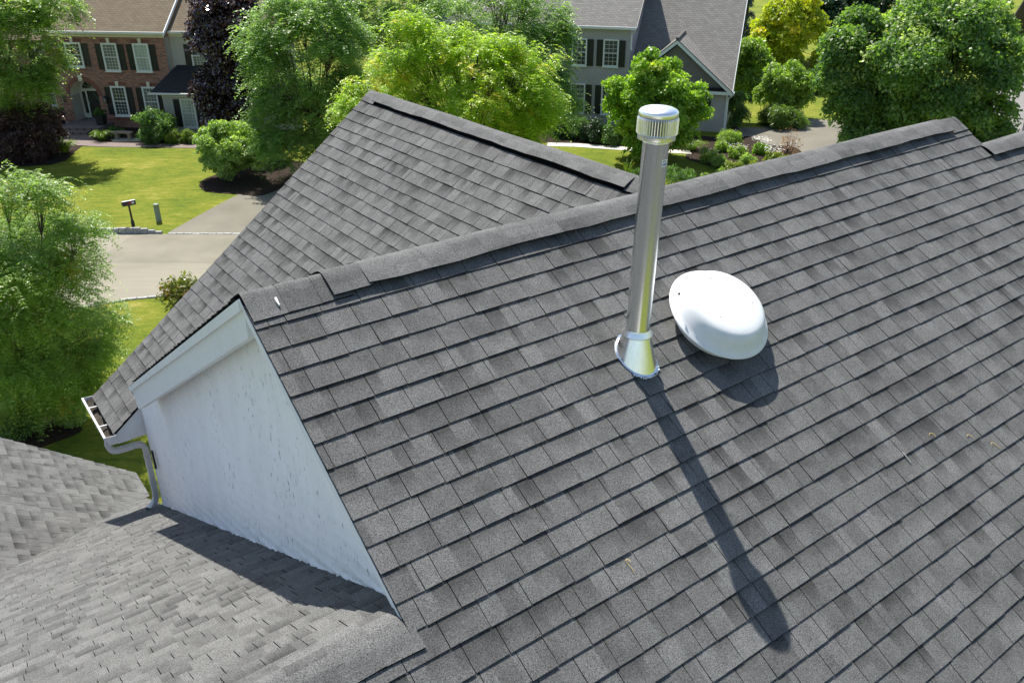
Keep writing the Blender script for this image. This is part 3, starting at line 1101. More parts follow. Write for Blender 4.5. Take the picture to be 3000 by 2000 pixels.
vz_board('rake_board', 'trim', [rk(0.0, 0.030), rk(4.20, 0.030), (4.07, -KAB * 4.20 - 0.245), rk(0.0, 0.275)], 0.014, 0.085)
vz_board('rake_board', 'trim', [rk(-0.001, 0.030), rk(-0.001, 0.15), rk(-1.62, 0.135), rk(-1.70, 0.030)], 0.014, 0.085)
vz_board('rake_moulding', 'trim', [rk(0.0, 0.022), rk(4.215, 0.022), rk(4.18, 0.082), rk(0.0, 0.095)], -0.010, 0.012)
vz_board('rake_moulding', 'trim', [rk(-0.001, 0.022), rk(-0.001, 0.045), rk(-1.72, 0.045), rk(-1.72, 0.022)], -0.004, 0.012)
# boxed end of the street gable's eave
mb = MB()
EU, EZ = BU - SBE * math.cos(TB), BZ - SBE * math.sin(TB)


def vface(pts, v_, th, name, mat):
    mb = MB()
    mb.prism([L(a, v_, c) for a, c in pts], HV * th)
    return mb.build(name, mat, house)


vface([(EU + 0.02, EZ - 0.02), (0.40, EZ + (0.40 - EU) * KB_ - 0.035), (0.40, EZ + (0.40 - EU) * KB_ - 0.20), (0.06, -3.842), (EU + 0.02, -3.842)], 5.345, 0.02, 'rake_board', 'trim')
vface([(0.06, -3.838), (0.40, EZ + (0.40 - EU) * KB_ - 0.18), (0.40, -3.838)], 5.356, 0.02, 'eave_return', 'trim')
mb = MB()
mb.prism([L(EU + 0.03, 5.37, -3.85), L(0.40, 5.37, -3.85), L(0.40, 6.38, -3.85), L(EU + 0.03, 6.38, -3.85)], Z * 0.02)
mb.build('soffit', 'trim', house)
mb = MB()
mb.prism([L(EU + 0.02, 5.365, -3.845), L(EU + 0.02, 6.39, -3.845), L(EU + 0.02, 6.39, EZ - 0.02), L(EU + 0.02, 5.365, EZ - 0.02)], HU * 0.02)
mb.build('fascia', 'trim', house)
# gutter with hangers and litter
gut = None
GU1, GU0 = EU + 0.016, EU - 0.125
prof = [(GU1, EZ - 0.01), (GU1, EZ - 0.125), (GU0 + 0.035, EZ - 0.125), (GU0 + 0.018, EZ - 0.075), (GU0, EZ - 0.045), (GU0, EZ - 0.005), (GU0 + 0.018, EZ - 0.003)]
g0, g1 = 5.30, 6.46
mb = MB()
outer = [[L(a, vv, c) for a, c in prof] for vv in (g0, g1)]
mb.grid(outer, False)
inner = [[L(a + (0.004 if i > 1 else -0.004), vv, c + 0.004) for i, (a, c) in enumerate(prof)] for vv in (g0, g1)]
mb.grid(inner, False)
for vv in (g0, g1):
    mb.prism([L(a, vv, c) for a, c in prof[:6]], HV * (0.004 if vv == g0 else -0.004))
gut = mb.build('gutter', 'gutter', house)
for vv in (5.62, 6.16):
    m2 = MB()
    m2.prism([L(GU0 + 0.004, vv, EZ - 0.010), L(GU1 - 0.004, vv, EZ - 0.018), L(GU1 - 0.004, vv + 0.022, EZ - 0.022), L(GU0 + 0.004, vv + 0.022, EZ - 0.014)], -Z * 0.006)
    m2.build('gutter_hanger', 'gutter', gut)
m2 = MB()
litter_rng = random.Random(3)
base_pts = []
for i in range(30):
    vv = 5.31 + i * (6.44 - 5.31) / 29
    hh = 0.03 + 0.025 * math.sin(i * 0.9) + litter_rng.uniform(0, 0.02) + (0.02 if i > 22 else 0)
    base_pts.append([L(GU0 + 0.02, vv, EZ - 0.12 + hh * 0.4), L((GU0 + GU1) / 2, vv, EZ - 0.12 + hh), L(GU1 - 0.006, vv, EZ - 0.12 + hh * 1.1)])
m2.grid(base_pts, True)
m2.build('leaf_litter', 'dirt', gut, kind='stuff')


def rect_tube(pts, wa, wb, ref, name, mat, parent, ribs=0):
    pts = [np.asarray(p, float) for p in pts]
    rows = []
    ref = nrm(ref)
    for i, p in enumerate(pts):
        d = nrm(pts[min(i + 1, len(pts) - 1)] - pts[max(i - 1, 0)])
        a = nrm(ref - d * (ref @ d))
        b = np.cross(d, a)
        k = 1.0 - (0.06 if (ribs and i % 2) else 0)
        c = 0.78
        ring = [(wa, wb * c), (wa * c, wb), (-wa * c, wb), (-wa, wb * c), (-wa, -wb * c), (-wa * c, -wb), (wa * c, -wb), (wa, -wb * c)]
        rows.append([p + a * x * k + b * y * k for x, y in ring])
    mb = MB()
    mb.grid([r + [r[0]] for r in rows], False)
    return mb.build(name, mat, parent)


dsp = smooth_line([L(-0.185, 5.42, -3.80), L(-0.195, 5.41, -3.88), L(-0.15, 5.40, -3.945), L(-0.03, 5.39, -3.96), L(0.10, 5.385, -3.955)], 5)
dsp += smooth_line([L(0.165, 5.38, -3.97), L(0.198, 5.38, -4.04), L(0.200, 5.38, -4.20), L(0.196, 5.38, -4.70)], 5)
dsp += smooth_line([L(0.190, 5.38, -4.78), L(0.160, 5.36, -4.835), L(0.110, 5.33, -4.865), L(0.055, 5.29, -4.87)], 5)
rect_tube(dsp, 0.040, 0.034, HV, 'downspout', 'downspout', house, 1)
for zz in (-4.14, -4.56):
    rect_tube([L(0.199, 5.38, zz), L(0.199, 5.38, zz - 0.04)], 0.044, 0.038, HV, 'downspout_strap', 'downspout', house)
boxes(Frame(L(0, 0, 0), HU, HV), 'corner_flashing', 'steel_dark', house, (0.195, 0.215, 4.98, 5.02, -4.13, -3.88))

# bodies under the roofs
FH = Frame(L(0, 0, 0), HU, HV)
zg = -L(0, 0, 0)[2]
boxes(FH, 'house_wall', 'stucco', house, (0.36, 7.3, -4.0, 4.0, zg, -2.75))
boxes(FH, 'house_wall', 'stucco', house, (0.41, 7.6, 4.0, 6.1, zg, -3.9))
boxes(FH, 'house_wall', 'stucco', house, (-4.6, 0.34, -4.0, 2.9, zg, -3.75))
boxes(FH, 'house_wall', 'stucco', house, (-4.6, -0.4, 2.9, 5.6, zg, -5.2))
mb = MB()
mb.prism([L(0.45, 6.11, -3.9), L(7.6, 6.11, -3.9), L(BU + 0.1, 6.11, -0.65), L(BU - 0.1, 6.11, -0.65)], -HV * 0.05)
mb.build('house_wall', 'stucco', house)


# ================================================================== flue and fan on the long slope
def plane_hit(x, y, p, n):
    d = ray(x, y)
    return CAM + d * (((p - CAM) @ n) / (d @ n))


fb = L(2.163, -1.020, -0.632)
ft = L(2.190, -1.046, 0.92)
ax = nrm(ft - fb)


def fz(z_):
    return fb + ax * ((L(0, 0, z_)[2] - fb[2]) / ax[2])


flue = empty('flue_pipe', fb, 'tall galvanised flue pipe with ribbed cap standing on the shingle slope', 'flue pipe')
mb = MB()
RP = 0.0765
mb.lathe(fz(-0.46), ax, [(RP, 0), (RP, 1.215), (RP + 0.003, 1.218), (RP + 0.003, 1.226), (RP - 0.003, 1.230), (RP - 0.003, 1.27)], 48)
pipe = mb.build('pipe', 'steel', flue)
mb = MB()                        # lock seam up the back and crimp lines
mb.tube([fz(-0.44) + HV * (RP + 0.001), fz(0.74) + HV * (RP + 0.001)], 0.004, 6)
mb.build('seam', 'steel', pipe)
mb = MB()
mb.lathe(fz(0.775), ax, [(0.070, 0.0), (0.108, 0.0), (0.1085, 0.003), (0.1085, 0.022), (0.113, 0.030)], 48)
mb.lathe(fz(0.775), ax, [(0.111, 0.128), (0.1135, 0.131), (0.1135, 0.152), (0.111, 0.158), (0.104, 0.166), (0.085, 0.175), (0.05, 0.181), (0.02, 0.183), (0.0005, 0.1835)], 48)
capo = mb.build('cap', 'steel_bright', flue)
mb = MB()                        # louvred ring
nf = 46
rows = []
for h, k in ((0.028, 0.0), (0.036, 1.0), (0.118, 1.0), (0.128, 0.0)):
    row = []
    for i in range(nf * 4 + 1):
        t = 2 * math.pi * i / (nf * 4)
        q = i % 4
        r = 0.1125 + k * (0.0065 if q in (0, 1) else -0.0075)
        a_, b_ = nrm(np.cross(ax, HV)), HV
        row.append(fz(0.775) + ax * h + r * (math.cos(t) * a_ + math.sin(t) * nrm(np.cross(a_, ax))))
    rows.append(row)
mb.grid(rows, False)
for i in range(len(mb.f)):
    if (i % (nf * 4)) % 4 == 2 and i // (nf * 4) == 1:
        mb.mi[i] = 1
mb.build('louvre_ring', ['steel_rib', 'slot'], capo)
for i in range(8):
    t = i * math.pi / 4 + 0.35
    dvec = math.cos(t) * nrm(np.cross(ax, HV)) + math.sin(t) * HV
    mb = MB()
    mb.lathe(fz(0.788) + dvec * 0.1085, dvec, [(0.0045, 0), (0.0045, 0.002), (0.0005, 0.003)], 8)
    mb.build('rivet', 'steel', capo)
mb = MB()
mb.lathe(fz(-0.475), ax, [(RP + 0.002, 0.045), (RP + 0.004, 0.032), (0.101, 0.006), (0.1015, 0.0), (0.098, -0.002)], 48)
mb.build('storm_collar', 'steel_bright', flue)
# conical flashing that follows the roof
mb = MB()
rows = []
nt_ = 48
for f in np.linspace(0, 1, 7):
    row = []
    for i in range(nt_ + 1):
        t = 2 * math.pi * i / nt_
        rad = math.cos(t) * HU + math.sin(t) * HV
        top = fz(-0.468) + rad * (RP + 0.006)
        r_b = 0.128 * (1 + 0.10 * max(0, -math.sin(t)))
        bt = fb + rad * r_b
        s_ = bt - pA.o
        bt = bt - Z * ((s_ @ pA.n) / pA.n[2]) + pA.n * 0.016
        row.append(top * (1 - f) + bt * f)
    rows.append(row)
mb.grid(rows, True)
fl = mb.build('flashing_cone', 'steel', flue)
mb = MB()
rr = random.Random(9)
rows = [[], []]
for i in range(nt_ + 1):
    t = 2 * math.pi * i / nt_
    rad = math.cos(t) * HU + math.sin(t) * HV
    for kk, r_ in ((0, 0.122), (1, 0.140 + (0.003 * math.sin(5 * t) + 0.002 * math.sin(11 * t + 1)) )):
        bt = fb + rad * r_ * (1 + 0.10 * max(0, -math.sin(t)))
        s_ = bt - pA.o
        rows[kk].append(bt - Z * ((s_ @ pA.n) / pA.n[2]) + pA.n * (0.018 if kk == 0 else 0.012))
mb.grid(rows, True)
mb.build('flashing_flange', 'steel', flue)
mb = MB()                        # bead of sealant round the lower edge
rr = random.Random(12)
for i in range(16):
    t = math.pi * (1.25 + 0.5 * i / 16)
    rad = math.cos(t) * HU + math.sin(t) * HV
    bt = fb + rad * (0.143 + rr.uniform(-0.002, 0.006)) * (1 + 0.10 * max(0, -math.sin(t)))
    bt = bt - Z * (((bt - pA.o) @ pA.n) / pA.n[2]) + pA.n * 0.011
    mb.lathe(bt, pA.n, [(rr.uniform(0.004, 0.009), 0), (0.004, 0.004), (0.0005, 0.006)], 6)
mb.build('sealant', 'fan_white', flue, kind='stuff')
# maker's sticker: white strip with a barcode-like row of marks
cdir = nrm(np.array([CAM[0] - fb[0], CAM[1] - fb[1], 0]))
side = nrm(np.cross(Z, cdir))


def curved(mb, a0, a1, z0, z1, r, n=8):
    rows = [[], []]
    for i in range(n + 1):
        t = a0 + (a1 - a0) * i / n
        rad = math.cos(t) * cdir + math.sin(t) * side
        rows[0].append(fz(z0) + rad * r)
        rows[1].append(fz(z1) + rad * r)
    mb.grid(rows, True)


mb = MB()
curved(mb, 0.62, 1.35, 0.626, 0.668, RP + 0.0006)
stk = mb.build('sticker', 'label_white', flue)
mb = MB()
rr = random.Random(4)
t = 0.68
while t < 1.2:
    w_ = rr.choice((0.012, 0.02, 0.035))
    curved(mb, t, t + w_, 0.631, 0.646, RP + 0.0012, 1)
    t += w_ + rr.choice((0.012, 0.02))
mb.build('sticker_print', 'label_blue', stk)
mb = MB()
for zz in (0.652, 0.659):
    curved(mb, 0.68, 1.05, zz, zz + 0.003, RP + 0.0012, 4)
mb.build('sticker_print', 'label_black', stk)

# white domed attic fan
fanb = L(2.914, -1.000, -0.6195)
fan = empty('roof_fan', fanb, 'white domed attic fan on the shingles beside the flue', 'roof fan')
nA_ = pA.n
R_ = 0.372
prof = [(R_ - 0.012, -0.004), (R_, 0.0), (R_ + 0.004, 0.006), (R_, 0.012), (R_ - 0.022, 0.020), (R_ - 0.040, 0.045), (R_ - 0.062, 0.085), (R_ - 0.080, 0.112), (R_ - 0.098, 0.128), (R_ - 0.120, 0.136), (R_ - 0.16, 0.141), (0.10, 0.1435), (0.05, 0.1440), (0.036, 0.1455), (0.02, 0.1462), (0.0005, 0.1464)]
mb = MB()
mb.lathe(fanb + nA_ * 0.097, nA_, prof, 72)
dome = mb.build('dome', 'fan_white', fan)
mb = MB()
mb.lathe(fanb + nA_ * 0.097, nA_, [(R_ - 0.012, -0.004), (R_ - 0.02, 0.012), (R_ - 0.06, 0.070), (R_ - 0.14, 0.115), (0.0005, 0.125)], 48)
mb.build('dome_lining', 'fan_white', dome)
mb = MB()
mb.lathe(fanb, nA_, [(0.245, 0.008), (0.215, 0.014), (0.205, 0.022), (0.205, 0.185)], 48)
mb.build('neck', 'steel_dark', fan)
mb = MB()
mb.lathe(fanb, nA_, [(0.30, 0.010), (0.29, 0.016), (0.20, 0.018)], 40)
mb.build('base_flange', 'fan_white', fan)
for sx, sy in ((2080, 817), (2204, 888), (2110, 930), (1990, 860)):
    p = plane_hit(sx, sy, fanb + nA_ * (0.097 + 0.134), nA_)
    mb = MB()
    mb.lathe(p, nA_, [(0.0075, -0.008), (0.0075, 0.004), (0.004, 0.008), (0.0005, 0.009)], 10)
    mb.build('screw', 'screw', dome)


# bits lying on the slope
def on_A(x, y, h=0.012):
    return plane_hit(x, y, pA.o + pA.n * h, pA.n)


def curl(name, pxs, r, mat, label, cat, group=None):
    pts = smooth_line([on_A(*p, h=0.013) + pA.n * (0.004 * (i % 2)) for i, p in enumerate(pxs)], 5)
    mb = MB()
    mb.tube(pts, r, 5)
    o = mb.build(name, mat, origin=pts[0])
    return tag(o, label, cat, group)


k6 = 2.064
curl('straw_curl', [(1400 + x / k6, 1240 + y / k6) for x, y in ((948, 906), (925, 870), (905, 845), (893, 828), (905, 820), (925, 835))], 0.0018, 'straw', 'thin dry straw curl lying below the white gable, left of the flue shadow', 'straw', 'dry straw curls on the slope')
curl('straw_curl', [(2200 + x / C2, 840 + y / C2) for x, y in ((1525, 1270), (1515, 1252), (1528, 1242), (1550, 1252), (1575, 1278))], 0.0018, 'straw', 'leftmost of three straw curls near the right edge of the slope', 'straw', 'dry straw curls on the slope')
curl('straw_curl', [(2200 + x / C2, 840 + y / C2) for x, y in ((1845, 1275), (1838, 1260), (1855, 1255), (1880, 1275), (1895, 1285))], 0.0018, 'straw', 'middle one of three straw curls near the right edge of the slope', 'straw', 'dry straw curls on the slope')
curl('straw_curl', [(2200 + x / C2, 840 + y / C2) for x, y in ((2055, 1350), (2042, 1328), (2055, 1322), (2078, 1340), (2125, 1375))], 0.0018, 'straw', 'rightmost and longest straw curl near the right edge of the slope', 'straw', 'dry straw curls on the slope')
curl('wood_splinter', [(2200 + x / C2, 840 + y / C2) for x, y in ((1287, 1405), (1315, 1440), (1362, 1495))], 0.0045, 'stick', 'short grey wood splinter lying across a shingle course', 'stick')
curl('leaf_stalk', [(2200 + x / C2, 840 + y / C2) for x, y in ((495, 760), (515, 785), (560, 830))], 0.0018, 'bark', 'thin dark stalk lying on the shingles right of the fan', 'twig')
mb = MB()
pts = [on_A(600 + x / C2, 700 + y / C2, 0.03) for x, y in ((592, 495), (608, 492), (622, 515), (632, 545), (642, 556), (630, 558), (612, 535), (598, 515))]
mb.prism(pts, -pA.n * 0.02)
o = mb.build('bird_dropping', 'dropping', origin=pts[0])
tag(o, 'white bird dropping on the ridge cap above the stucco gable', 'dropping')


# ================================================================== parts of far houses
def window(fr, s0, s1, z0, z1, parent, d=0.0, glass='glass_dark', cols=3, rows=(3, 3), frame_w=0.075, sill=True, mat='white_frame', head=None):
    w = boxes(fr, 'window', glass, parent, (s0, s1, d - 0.02, d + 0.012, z0, z1))
    fw = frame_w
    boxes(fr, 'frame', mat, w, (s0 - 0.02, s0 + fw, d + 0.012, d + 0.075, z0 - 0.02, z1 + 0.02), (s1 - fw, s1 + 0.02, d + 0.012, d + 0.075, z0 - 0.02, z1 + 0.02),
          (s0 + fw, s1 - fw, d + 0.012, d + 0.073, z1 - fw, z1 + 0.018), (s0 + fw, s1 - fw, d + 0.012, d + 0.073, z0 - 0.018, z0 + fw))
    zm = z0 + (z1 - z0) * rows[1] / (rows[0] + rows[1])
    boxes(fr, 'meeting_rail', mat, w, (s0 + fw, s1 - fw, d + 0.012, d + 0.052, zm - 0.025, zm + 0.025))
    gs0, gs1 = s0 + fw, s1 - fw
    lst = []
    for za, zb, n in ((zm + 0.025, z1 - fw, rows[0]), (z0 + fw, zm - 0.025, rows[1])):
        for i in range(1, cols):
            x = gs0 + (gs1 - gs0) * i / cols
            lst.append((x - 0.007, x + 0.007, d + 0.012, d + 0.030, za, zb))
        for j in range(1, n):
            zz = za + (zb - za) * j / n
            lst.append((gs0, gs1, d + 0.012, d + 0.028, zz - 0.007, zz + 0.007))
    boxes(fr, 'muntins', mat, w, *lst)
    if sill:
        boxes(fr, 'sill', mat, w, (s0 - 0.06, s1 + 0.06, d, d + 0.10, z0 - 0.075, z0 - 0.021))
    return w


def shutter(fr, s0, s1, z0, z1, parent, d=0.0):
    o = boxes(fr, 'shutter', 'black_shutter', parent, (s0, s1, d, d + 0.035, z0, z1))
    zm = z0 + (z1 - z0) * 0.48
    t = 0.05
    boxes(fr, 'shutter_rail', 'black_shutter', o, (s0, s0 + t, d + 0.035, d + 0.05, z0, z1), (s1 - t, s1, d + 0.035, d + 0.05, z0, z1), (s0 + t, s1 - t, d + 0.035, d + 0.049, z0, z0 + t),
          (s0 + t, s1 - t, d + 0.035, d + 0.049, z1 - t, z1), (s0 + t, s1 - t, d + 0.035, d + 0.049, zm - t / 2, zm + t / 2))
    return o


def siding(fr, name, mat, parent, s0, s1, z0, z1, d, holes=(), step=0.115):
    """lapped boards, one sheet of real laps; holes are covered by windows"""
    mb = MB()
    zz = z0
    while zz < z1 - 1e-6:
        zt = min(zz + step, z1)
        mb.poly([fr.P(s0, d + 0.010, zz), fr.P(s1, d + 0.010, zz), fr.P(s1, d, zt), fr.P(s0, d, zt)])
        mb.poly([fr.P(s0, d, zz), fr.P(s1, d, zz), fr.P(s1, d + 0.010, zz), fr.P(s0, d + 0.010, zz)])
        zz = zt
    return mb.build(name, mat, parent)


def uvquad(mb, pts, uv):
    mb.poly(pts, uv)


def roof_quad(fr, name, mat, parent, corners, thick=0.10):
    """corners (s, d, z): eave-left, eave-right, ridge-right, ridge-left; uv in metres"""
    P = [fr.P(*c) for c in corners]
    el = nrm(P[1] - P[0])
    up = P[3] - P[0]
    up = nrm(up - el * (up @ el))
    uv = [((p - P[0]) @ el, (p - P[0]) @ up) for p in P]
    n = np.cross(el, up)
    if n[2] < 0:
        n = -n
    mb = MB()
    mb.prism(P, -n * thick, uv)
    return mb.build(name, mat, parent)


# ---------------------------------------------------------------- brick house across the street
ab = math.radians(6.8)
fB = Frame((-28.243, 54.207, 0), (math.cos(ab), -math.sin(ab), 0), (-math.sin(ab), -math.cos(ab), 0))
bh = empty('brick_house', fB.P(4, 0, 0), 'red brick two-storey house with black shutters and an arched entrance', 'house')


def brick_panel(mb, fr, s0, s1, z0, z1, d):
    mb.poly([fr.P(s0, d, z0), fr.P(s1, d, z0), fr.P(s1, d, z1), fr.P(s0, d, z1)], [(s0, z0), (s1, z0), (s1, z1), (s0, z1)])


# front wall with a real arched opening
AC, AR_, AS = 1.92, 0.92, 1.88
mb = MB()
BW, BTOP = 7.72, 5.42
brick_panel(mb, fB, 0, AC - AR_, -0.1, BTOP, 0)
brick_panel(mb, fB, AC + AR_, BW, -0.1, BTOP, 0)
brick_panel(mb, fB, AC - AR_, AC + AR_, -0.1, 0.30, 0)
na = 20
for i in range(na):
    t0, t1 = math.pi * (1 - i / na), math.pi * (1 - (i + 1) / na)
    a0, a1 = AC + AR_ * math.cos(t0), AC + AR_ * math.cos(t1)
    b0, b1 = AS + AR_ * math.sin(t0), AS + AR_ * math.sin(t1)
    mb.poly([fB.P(a0, 0, b0), fB.P(a1, 0, b1), fB.P(a1, 0, BTOP), fB.P(a0, 0, BTOP)], [(a0, b0), (a1, b1), (a1, BTOP), (a0, BTOP)])
# sides and back
for s in (0, BW):
    mb.poly([fB.P(s, 0, -0.1), fB.P(s, -9, -0.1), fB.P(s, -9, BTOP), fB.P(s, 0, BTOP)], [(0, 0), (9, 0), (9, BTOP), (0, BTOP)])
brick_panel(mb, fB, 0, BW, -0.1, BTOP, -9)
mb.build('brick_wall', 'brick', bh)
# entrance recess
mb = MB()
for i in range(na):
    t0, t1 = math.pi * (1 - i / na), math.pi * (1 - (i + 1) / na)
    q = [(AC + AR_ * math.cos(t), AS + AR_ * math.sin(t)) for t in (t0, t1)]
    mb.poly([fB.P(q[0][0], 0.004, q[0][1]), fB.P(q[1][0], 0.004, q[1][1]), fB.P(q[1][0], -1.0, q[1][1]), fB.P(q[0][0], -1.0, q[0][1])])
mb.build('entrance_vault', 'trim_cream', bh)
entry = boxes(fB, 'entrance_back', 'white_frame', bh, (AC - AR_, AC + AR_, -1.1, -1.0, 0.3, AS + AR_))
fside = Frame(fB.P(AC - AR_ + 0.002, 0, 0), -fB.n, fB.a)
siding(fside, 'entrance_siding', 'brick_siding', bh, 0.0, 1.0, 0.33, AS, 0.0, step=0.10)
fside = Frame(fB.P(AC + AR_ - 0.002, 0, 0), fB.n, -fB.a)
siding(fside, 'entrance_siding', 'brick_siding', bh, -1.0, 0.0, 0.33, AS, 0.0, step=0.10)
door = boxes(fB, 'door', 'black_paint', bh, (1.50, 2.34, -0.995, -0.955, 0.36, 2.02))
boxes(fB, 'door_frame', 'white_frame', door, (1.41, 1.50, -0.995, -0.93, 0.36, 2.10), (2.34, 2.43, -0.995, -0.93, 0.36, 2.10), (1.04, 2.80, -0.995, -0.935, 2.02, 2.13), (1.03, 1.11, -0.995, -0.935, 0.36, 2.02), (2.72, 2.80, -0.995, -0.935, 0.36, 2.02))
boxes(fB, 'sidelight', 'glass_dark', bh, (1.16, 1.36, -0.995, -0.965, 0.62, 1.95))
boxes(fB, 'sidelight', 'glass_dark', bh, (2.48, 2.68, -0.995, -0.965, 0.62, 1.95))
mb = MB()
mb.tube([fB.P(1.57, -0.94, 1.1), fB.P(1.57, -0.91, 1.15), fB.P(1.57, -0.91, 1.3), fB.P(1.57, -0.94, 1.35)], 0.012, 6)
mb.build('door_handle', 'steel', door)
mb = MB()
fan_pts = [fB.P(AC + 0.66 * math.cos(t), -0.985, 2.16 + 0.5 * math.sin(t)) for t in np.linspace(0, math.pi, 16)]
mb.prism(fan_pts, fB.n * 0.02)
fl_ = mb.build('fanlight', 'glass_dark', bh)
mb = MB()
for t in np.linspace(0, math.pi, 7):
    mb.tube([fB.P(AC, -0.955, 2.16), fB.P(AC + 0.66 * math.cos(t), -0.955, 2.16 + 0.5 * math.sin(t))], 0.014, 5)
mb.build('fanlight_bars', 'white_frame', fl_)
# wreath on the door
mb = MB()
rr = random.Random(5)
for i in range(260):
    t = rr.uniform(0, 2 * math.pi)
    r = 0.25 + rr.gauss(0, 0.05)
    c = fB.P(1.92 + r * math.cos(t), -0.93 + rr.uniform(-0.02, 0.05), 1.62 + r * math.sin(t))
    d1 = np.array([rr.gauss(0, 1), rr.gauss(0, 1), rr.gauss(0, 1)]); d1 /= np.linalg.norm(d1)
    d2 = nrm(np.cross(d1, (0.3, 0.4, 0.7)))
    mb.poly([c - d1 * 0.05, c + d2 * 0.02, c + d1 * 0.05, c - d2 * 0.02], None, rr.random())
wr = mb.build('door_wreath', 'wreath', None, origin=fB.P(1.92, -0.95, 1.62))
tag(wr, 'green wreath hanging on the black front door', 'wreath')
# brick arch ring, keystones and flat lintels
mb = MB()
na2 = 30
for i in range(na2):
    t0, t1 = math.pi * (1 - (i + 0.06) / na2), math.pi * (1 - (i + 0.94) / na2)
    q = [(AC + r * math.cos(t), AS + r * math.sin(t)) for r, t in ((AR_, t0), (AR_, t1), (AR_ + 0.26, t1), (AR_ + 0.26, t0))]
    mb.prism([fB.P(a, 0.022, c) for a, c in q], -fB.n * 0.03, None, rr.random())
mb.build('arch_ring', 'soldier', bh)


def keystone(s, z0, z1, w=0.10):
    mb = MB()
    mb.prism([fB.P(s - w * 0.75, 0.07, z0), fB.P(s + w * 0.75, 0.07, z0), fB.P(s + w * 1.1, 0.07, z1), fB.P(s - w * 1.1, 0.07, z1)], -fB.n * 0.08)
    mb.build('keystone', 'trim_cream', bh)


keystone(AC - 0.02, AS + AR_ - 0.02, AS + AR_ + 0.34, 0.13)
WINS = [(1.37, 2.38, 3.62, 5.03, 'glass_dark', (3, 3), 4), (3.72, 4.67, 3.42, 5.02, 'glass_curtain', (4, 4), 4), (5.71, 6.67, 3.42, 5.02, 'glass_lace', (4, 4), 4),
        (3.75, 4.69, 0.74, 2.51, 'glass_dark', (4, 4), 4), (5.78, 6.69, 0.74, 2.51, 'glass_curtain', (4, 4), 4)]
for s0, s1, z0, z1, gm, rws, cl in WINS:
    window(fB, s0, s1, z0, z1, bh, 0.0, gm, cl, rws, 0.085)
    shutter(fB, s0 - 0.42, s0 - 0.045, z0 + 0.06, z1 - 0.05, bh)
    shutter(fB, s1 + 0.045, s1 + 0.42, z0 + 0.06, z1 - 0.05, bh)
    mb = MB()
    n_ = 15
    sc_ = (s0 + s1) / 2
    for i in range(n_):
        b0 = s0 - 0.05 + (s1 - s0 + 0.1) * (i + 0.07) / n_
        b1 = s0 - 0.05 + (s1 - s0 + 0.1) * (i + 0.93) / n_
        lean = 0.22
        mb.prism([fB.P(b0, 0.015, z1 + 0.022), fB.P(b1, 0.015, z1 + 0.022), fB.P(b1 + lean * (b1 - sc_), 0.015, z1 + 0.24), fB.P(b0 + lean * (b0 - sc_), 0.015, z1 + 0.24)], -fB.n * 0.02, None, random.random())
    mb.build('lintel', 'soldier', bh)
    keystone(sc_, z1 + 0.02, z1 + 0.30, 0.10)
    boxes(fB, 'brick_sill', 'soldier', bh, (s0 - 0.05, s1 + 0.05, 0, 0.05, z0 - 0.17, z0 - 0.08))
boxes(fB, 'water_table', 'soldier', bh, (AC + AR_ + 0.05, BW, 0.0, 0.035, 0.42, 0.56))
# frieze with dentils, gutter
boxes(fB, 'frieze', 'trim_cream', bh, (-0.03, BW + 0.04, 0.002, 0.05, 5.38, 5.60), (-0.2, BW + 0.12, 0.052, 0.30, 5.56, 5.62))
boxes(fB, 'dentils', 'trim_cream', bh, *[(x, x + 0.055, 0.05, 0.10, 5.47, 5.555) for x in np.arange(0.0, BW, 0.11)], kind='stuff')
boxes(fB, 'gutter', 'gutter', bh, (-0.30, BW + 0.22, 0.302, 0.42, 5.61, 5.73))
roof_quad(fB, 'roof', 'roof_brown', bh, [(-0.30, 0.36, 5.70), (BW + 0.20, 0.36, 5.70), (BW + 0.20, -5.2, 9.6), (-0.30, -5.2, 9.6)], 0.12)
roof_quad(fB, 'roof', 'roof_brown', bh, [(-0.30, -10.6, 5.70), (BW + 0.20, -10.6, 5.70), (BW + 0.20, -5.2, 9.6), (-0.30, -5.2, 9.6)], 0.12)
mb = MB()
mb.prism([fB.P(BW + 0.202, 0.40, 5.68), fB.P(BW + 0.202, -5.2, 9.62), fB.P(BW + 0.202, -5.2, 9.42), fB.P(BW + 0.202, 0.40, 5.48)], fB.a * 0.05)
mb.build('rake_board', 'trim', bh)
boxes(fB, 'corner_board', 'trim_cream', bh, (-0.05, -0.002, -0.12, 0.02, 0.0, 5.38))
for s in (0.0, BW):
    mb = MB()
    mb.poly([fB.P(s, 0, 5.42), fB.P(s, -9, 5.42), fB.P(s, -5.2, 9.4)], [(0, 0), (9, 0), (5, 4)])
    mb.build('gable_end', 'brick', bh)
# left wing, set back
mb = MB()
brick_panel(mb, fB, -6.5, -0.06, -0.1, 5.0, -1.6)
mb.poly([fB.P(-6.5, -1.6, -0.1), fB.P(-6.5, -8, -0.1), fB.P(-6.5, -8, 5.0), fB.P(-6.5, -1.6, 5.0)], [(0, 0), (6, 0), (6, 5), (0, 5)])
mb.build('brick_wall', 'brick', bh)
roof_quad(fB, 'roof', 'roof_brown', bh, [(-6.8, -1.2, 4.95), (-0.32, -1.2, 4.95), (-0.32, -5.2, 7.6), (-6.8, -5.2, 7.6)], 0.12)
for z0, z1 in ((0.9, 2.45), (3.25, 4.7)):
    window(fB, -1.75, -0.95, z0, z1, bh, -1.6, 'glass_dark', 3, (3, 3))
    shutter(fB, -0.90, -0.50, z0 + .05, z1 - .05, bh, -1.6)
    shutter(fB, -2.2, -1.80, z0 + .05, z1 - .05, bh, -1.6)
